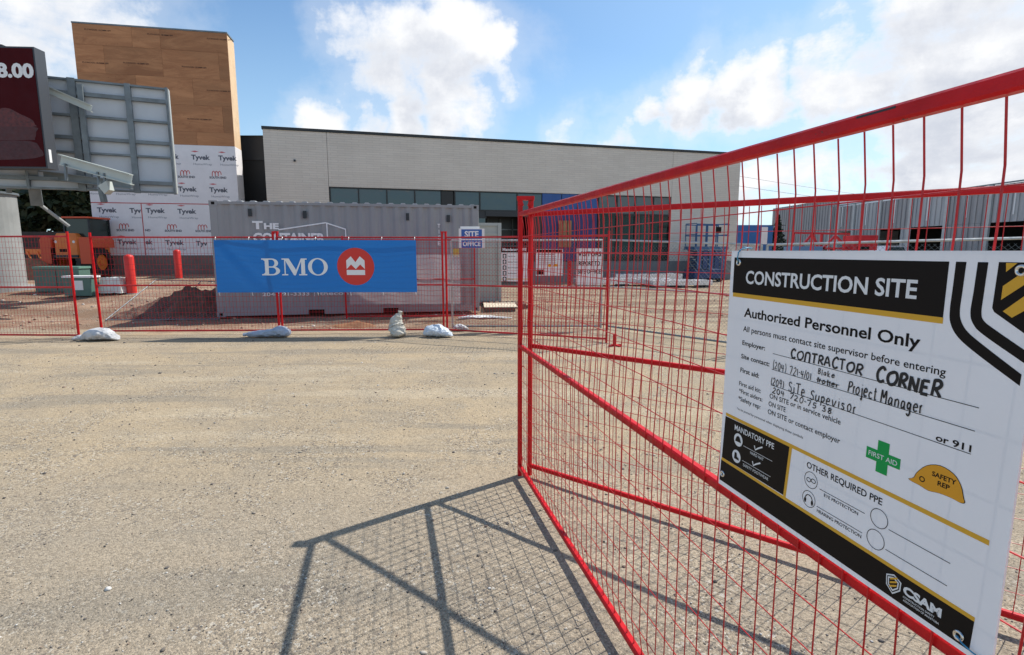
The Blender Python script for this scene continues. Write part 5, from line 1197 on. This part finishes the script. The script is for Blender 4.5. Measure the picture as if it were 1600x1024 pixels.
for k in range(5): MB().box(.08 + k * .34, .34 + k * .34, -.02, -.003, .66, 1.60).build('side_panel', BL2 if k % 2 else BL1, t)
# far blue container on a trailer
t = thing('blue_container', 'blue box container on a trailer far behind the right end of the brick shop', 'container', (18.6, 45, 0), .0)
MB().cham(0, 2.9, 0, 6, 1.5, 3.66, .03).build('body', mat('bright_blue_paint', (.02, .13, .36), .5, var=.08), t); MB().box(1.95, 2.45, -.03, -.002, 2.1, 3.5).build('door', WHITE, t); MB().box(0, 2.9, .1, 6, 1.15, 1.48).build('trailer_bed', DARKG, t)
for x in (.5, 2.3): MB().tube([(x, .2, .5), (x, .5, .5)], .5, 20).build('wheel', TYREB, t)
MB().box(2.5, 3.9, -.03, .0, 3.62, 3.66).build('top_bar', DARKG, t)
# red boom lift
RD = mat('red_machine_paint', (.60, .02, .03), .45, var=.15, vscale=2)
t = thing('boom_lift', 'red boom lift with folded lattice arms in front of the far metal building', 'boom lift', (19.6, 38.0, 0), .0)
for x in (.4, 5.3): MB().tube([(x, -.2, .5), (x, .2, .5)], .5, 18).build('wheel', TYREB, t)
MB().cham(0, 6.0, -.4, .9, .55, 1.15, .05).build('chassis', RD, t)
MB().cham(3.9, 5.6, -.5, .8, 1.6, 2.62, .06).build('engine_housing', RD, t); MB().box(4.2, 5.0, -.53, -.505, 1.65, 1.85).build('vent', BLACK, t)
for p_, q_ in (((.2, 0, 1.3), (1.3, 0, 2.75)), ((1.3, 0, 2.75), (1.9, 0, 1.5)), ((1.9, 0, 1.5), (2.9, 0, 2.6)), ((2.9, 0, 2.6), (3.9, 0, 1.7)), ((.0, 0, 2.80), (3.9, 0, 2.72)), ((1.95, 0, 1.2), (1.95, 0, 2.7)), ((.0, 0, 1.2), (.0, 0, 2.8)), ((0, 0, 1.75), (3.8, 0, 1.72))):
    MB().beam(p_, q_, .14, .13).build('boom_arm', RD, t)
t = thing('pickup_truck', 'white pickup truck parked before the dark bays of the far metal building', 'truck', (26.6, 41, 0), .1)
MB().cham(0, 5.2, 0, 1.9, .55, 1.25, .12).build('body', WHITE, t); m = MB(); m.prism([(1.5, 1.25), (3.9, 1.25), (3.4, 1.95), (2.0, 1.95)], .12, 1.78); m.build('cab', WHITE, t); m = MB(); m.prism([(1.75, 1.32), (3.6, 1.32), (3.25, 1.84), (2.1, 1.84)], .10, .118); m.build('side_window', GLASS, t)
for x in (.95, 4.2): MB().tube([(x, -.02, .38), (x, .25, .38)], .38, 18).build('wheel', TYREB, t)
for i, (x, y, c_, lab) in enumerate(((16.9, 41.5, (.5, .5, .48), 'white site trailer low behind the blue container'), (18.4, 35.5, (.10, .22, .42), 'small blue skip left of the red boom lift'))):
    t = thing('site_trailer' if i == 0 else 'skip_bin', lab, 'trailer' if i == 0 else 'skip', (x, y, 0), 0); MB().cham(0, 1.9, 0, 1.4, .25, 1.95 - .1 * i, .05).build('body', mat('site_box_%d' % i, c_, .5), t); MB().box(.2, 1.7, -.02, -.003, 1.2, 1.5).build('band', DARKG, t)

# ------------------------------------------------------------------ far metal building on the right
SH = thing('metal_building', 'long grey metal clad building with dark open bays at the far right', 'building', (32.5, 30, 0), math.pi / 2)
def cladmat(name, c, c2, sc_=2.2):
    m = bpy.data.materials.new(name); m.use_nodes = True; q = NB(m.node_tree); p = m.node_tree.nodes['Principled BSDF']; co = q.n('ShaderNodeTexCoord').outputs['Object']
    mp = q.n('ShaderNodeMapping'); mp.inputs['Scale'].default_value = (1, 1, .12); q.link(co, mp.inputs[0]); q.link(q.mix(q.rng(q.noise(mp.outputs[0], sc_, 5, .7), .35, .65), c, c2), p.inputs['Base Color']); p.inputs['Roughness'].default_value = .6; p.inputs['Metallic'].default_value = .2; return m
CLAD = cladmat('grey_ribbed_cladding', (.34, .36, .38), (.50, .50, .50)); CLAD2 = cladmat('dull_ribbed_cladding', (.28, .28, .29), (.40, .39, .39))
# local x = world y - 30 ; local y = -(world x - 32.5): towards the camera side is +y
def ribs(x0, x1, z0, z1, m, nm='cladding'):
    b_ = MB(); x = x0
    while x < x1 - .05:
        w = min(.5, x1 - x); b_.box(x, x + w * .62, .0, .05, z0, z1); b_.box(x + w * .62, x + w, -.02, .0, z0, z1); x += .5
    b_.build(nm, m, SH)
x = -22.
bay = 0
while x < 24.4:
    w = 3.4; ribs(x, x + w, 3.45, 5.92 - (.0 if x < 12 else .06), CLAD if bay % 2 else CLAD2)
    MB().box(x + w, x + w + .28, .02, .16, 0, 5.95).build('column', mat('pale_steel_column', (.50, .51, .50), .5, var=.1), SH)
    MB().box(x + w * .5, x + w * .5 + .10, .055, .09, 3.9, 5.8).build('light_strip', WHITE, SH)
    if bay % 3 == 2: ribs(x + .0, x + w, 0, 3.44, CLAD2)
    elif bay % 3 == 1: ribs(x + .0, x + .9, 0, 3.44, CLAD)
    x += w + .28; bay += 1
MB().box(-22, 24.4, -.3, -.2, 0, 5.9).build('back_wall', DKIN, SH) if False else None
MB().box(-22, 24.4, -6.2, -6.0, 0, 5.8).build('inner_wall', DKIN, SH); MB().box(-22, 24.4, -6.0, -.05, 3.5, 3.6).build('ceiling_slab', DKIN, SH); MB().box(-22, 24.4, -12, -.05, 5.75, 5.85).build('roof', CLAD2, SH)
MB().box(-22, 24.4, -.03, .12, 5.955, 6.04).build('coping', GALV_D, SH)
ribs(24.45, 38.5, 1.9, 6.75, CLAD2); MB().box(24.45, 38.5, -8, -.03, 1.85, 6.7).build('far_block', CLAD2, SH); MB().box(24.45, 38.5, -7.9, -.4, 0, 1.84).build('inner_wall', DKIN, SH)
MB().box(24.42, 24.5, -8, .06, 0, 6.8).build('end_trim', WHITE, SH)
# overhead lines on poles behind
PLN = thing('power_line', 'thin overhead power wires on wooden poles in the sky at the right', 'power line', (0, 0, 0))
for off in (0, .9):
    pts = []
    a_, c_ = Vector((21.5, 60, 9.0 + off * 1.2)), Vector((108, 124, 10.4 + off * 1.4))
    for i in range(25): u = i / 24; p_ = a_.lerp(c_, u); p_.z -= 4 * u * (1 - u) * .8; pts.append(p_)
    MB().tube(pts, .018, 4).build('wire', DARKG, PLN)
for a_ in ((21.5, 60), (108, 124)): MB().tube([(a_[0], a_[1], 0), (a_[0], a_[1], 10.2)], .15, 8, radii=[.17, .11]).build('pole', BARK, PLN)
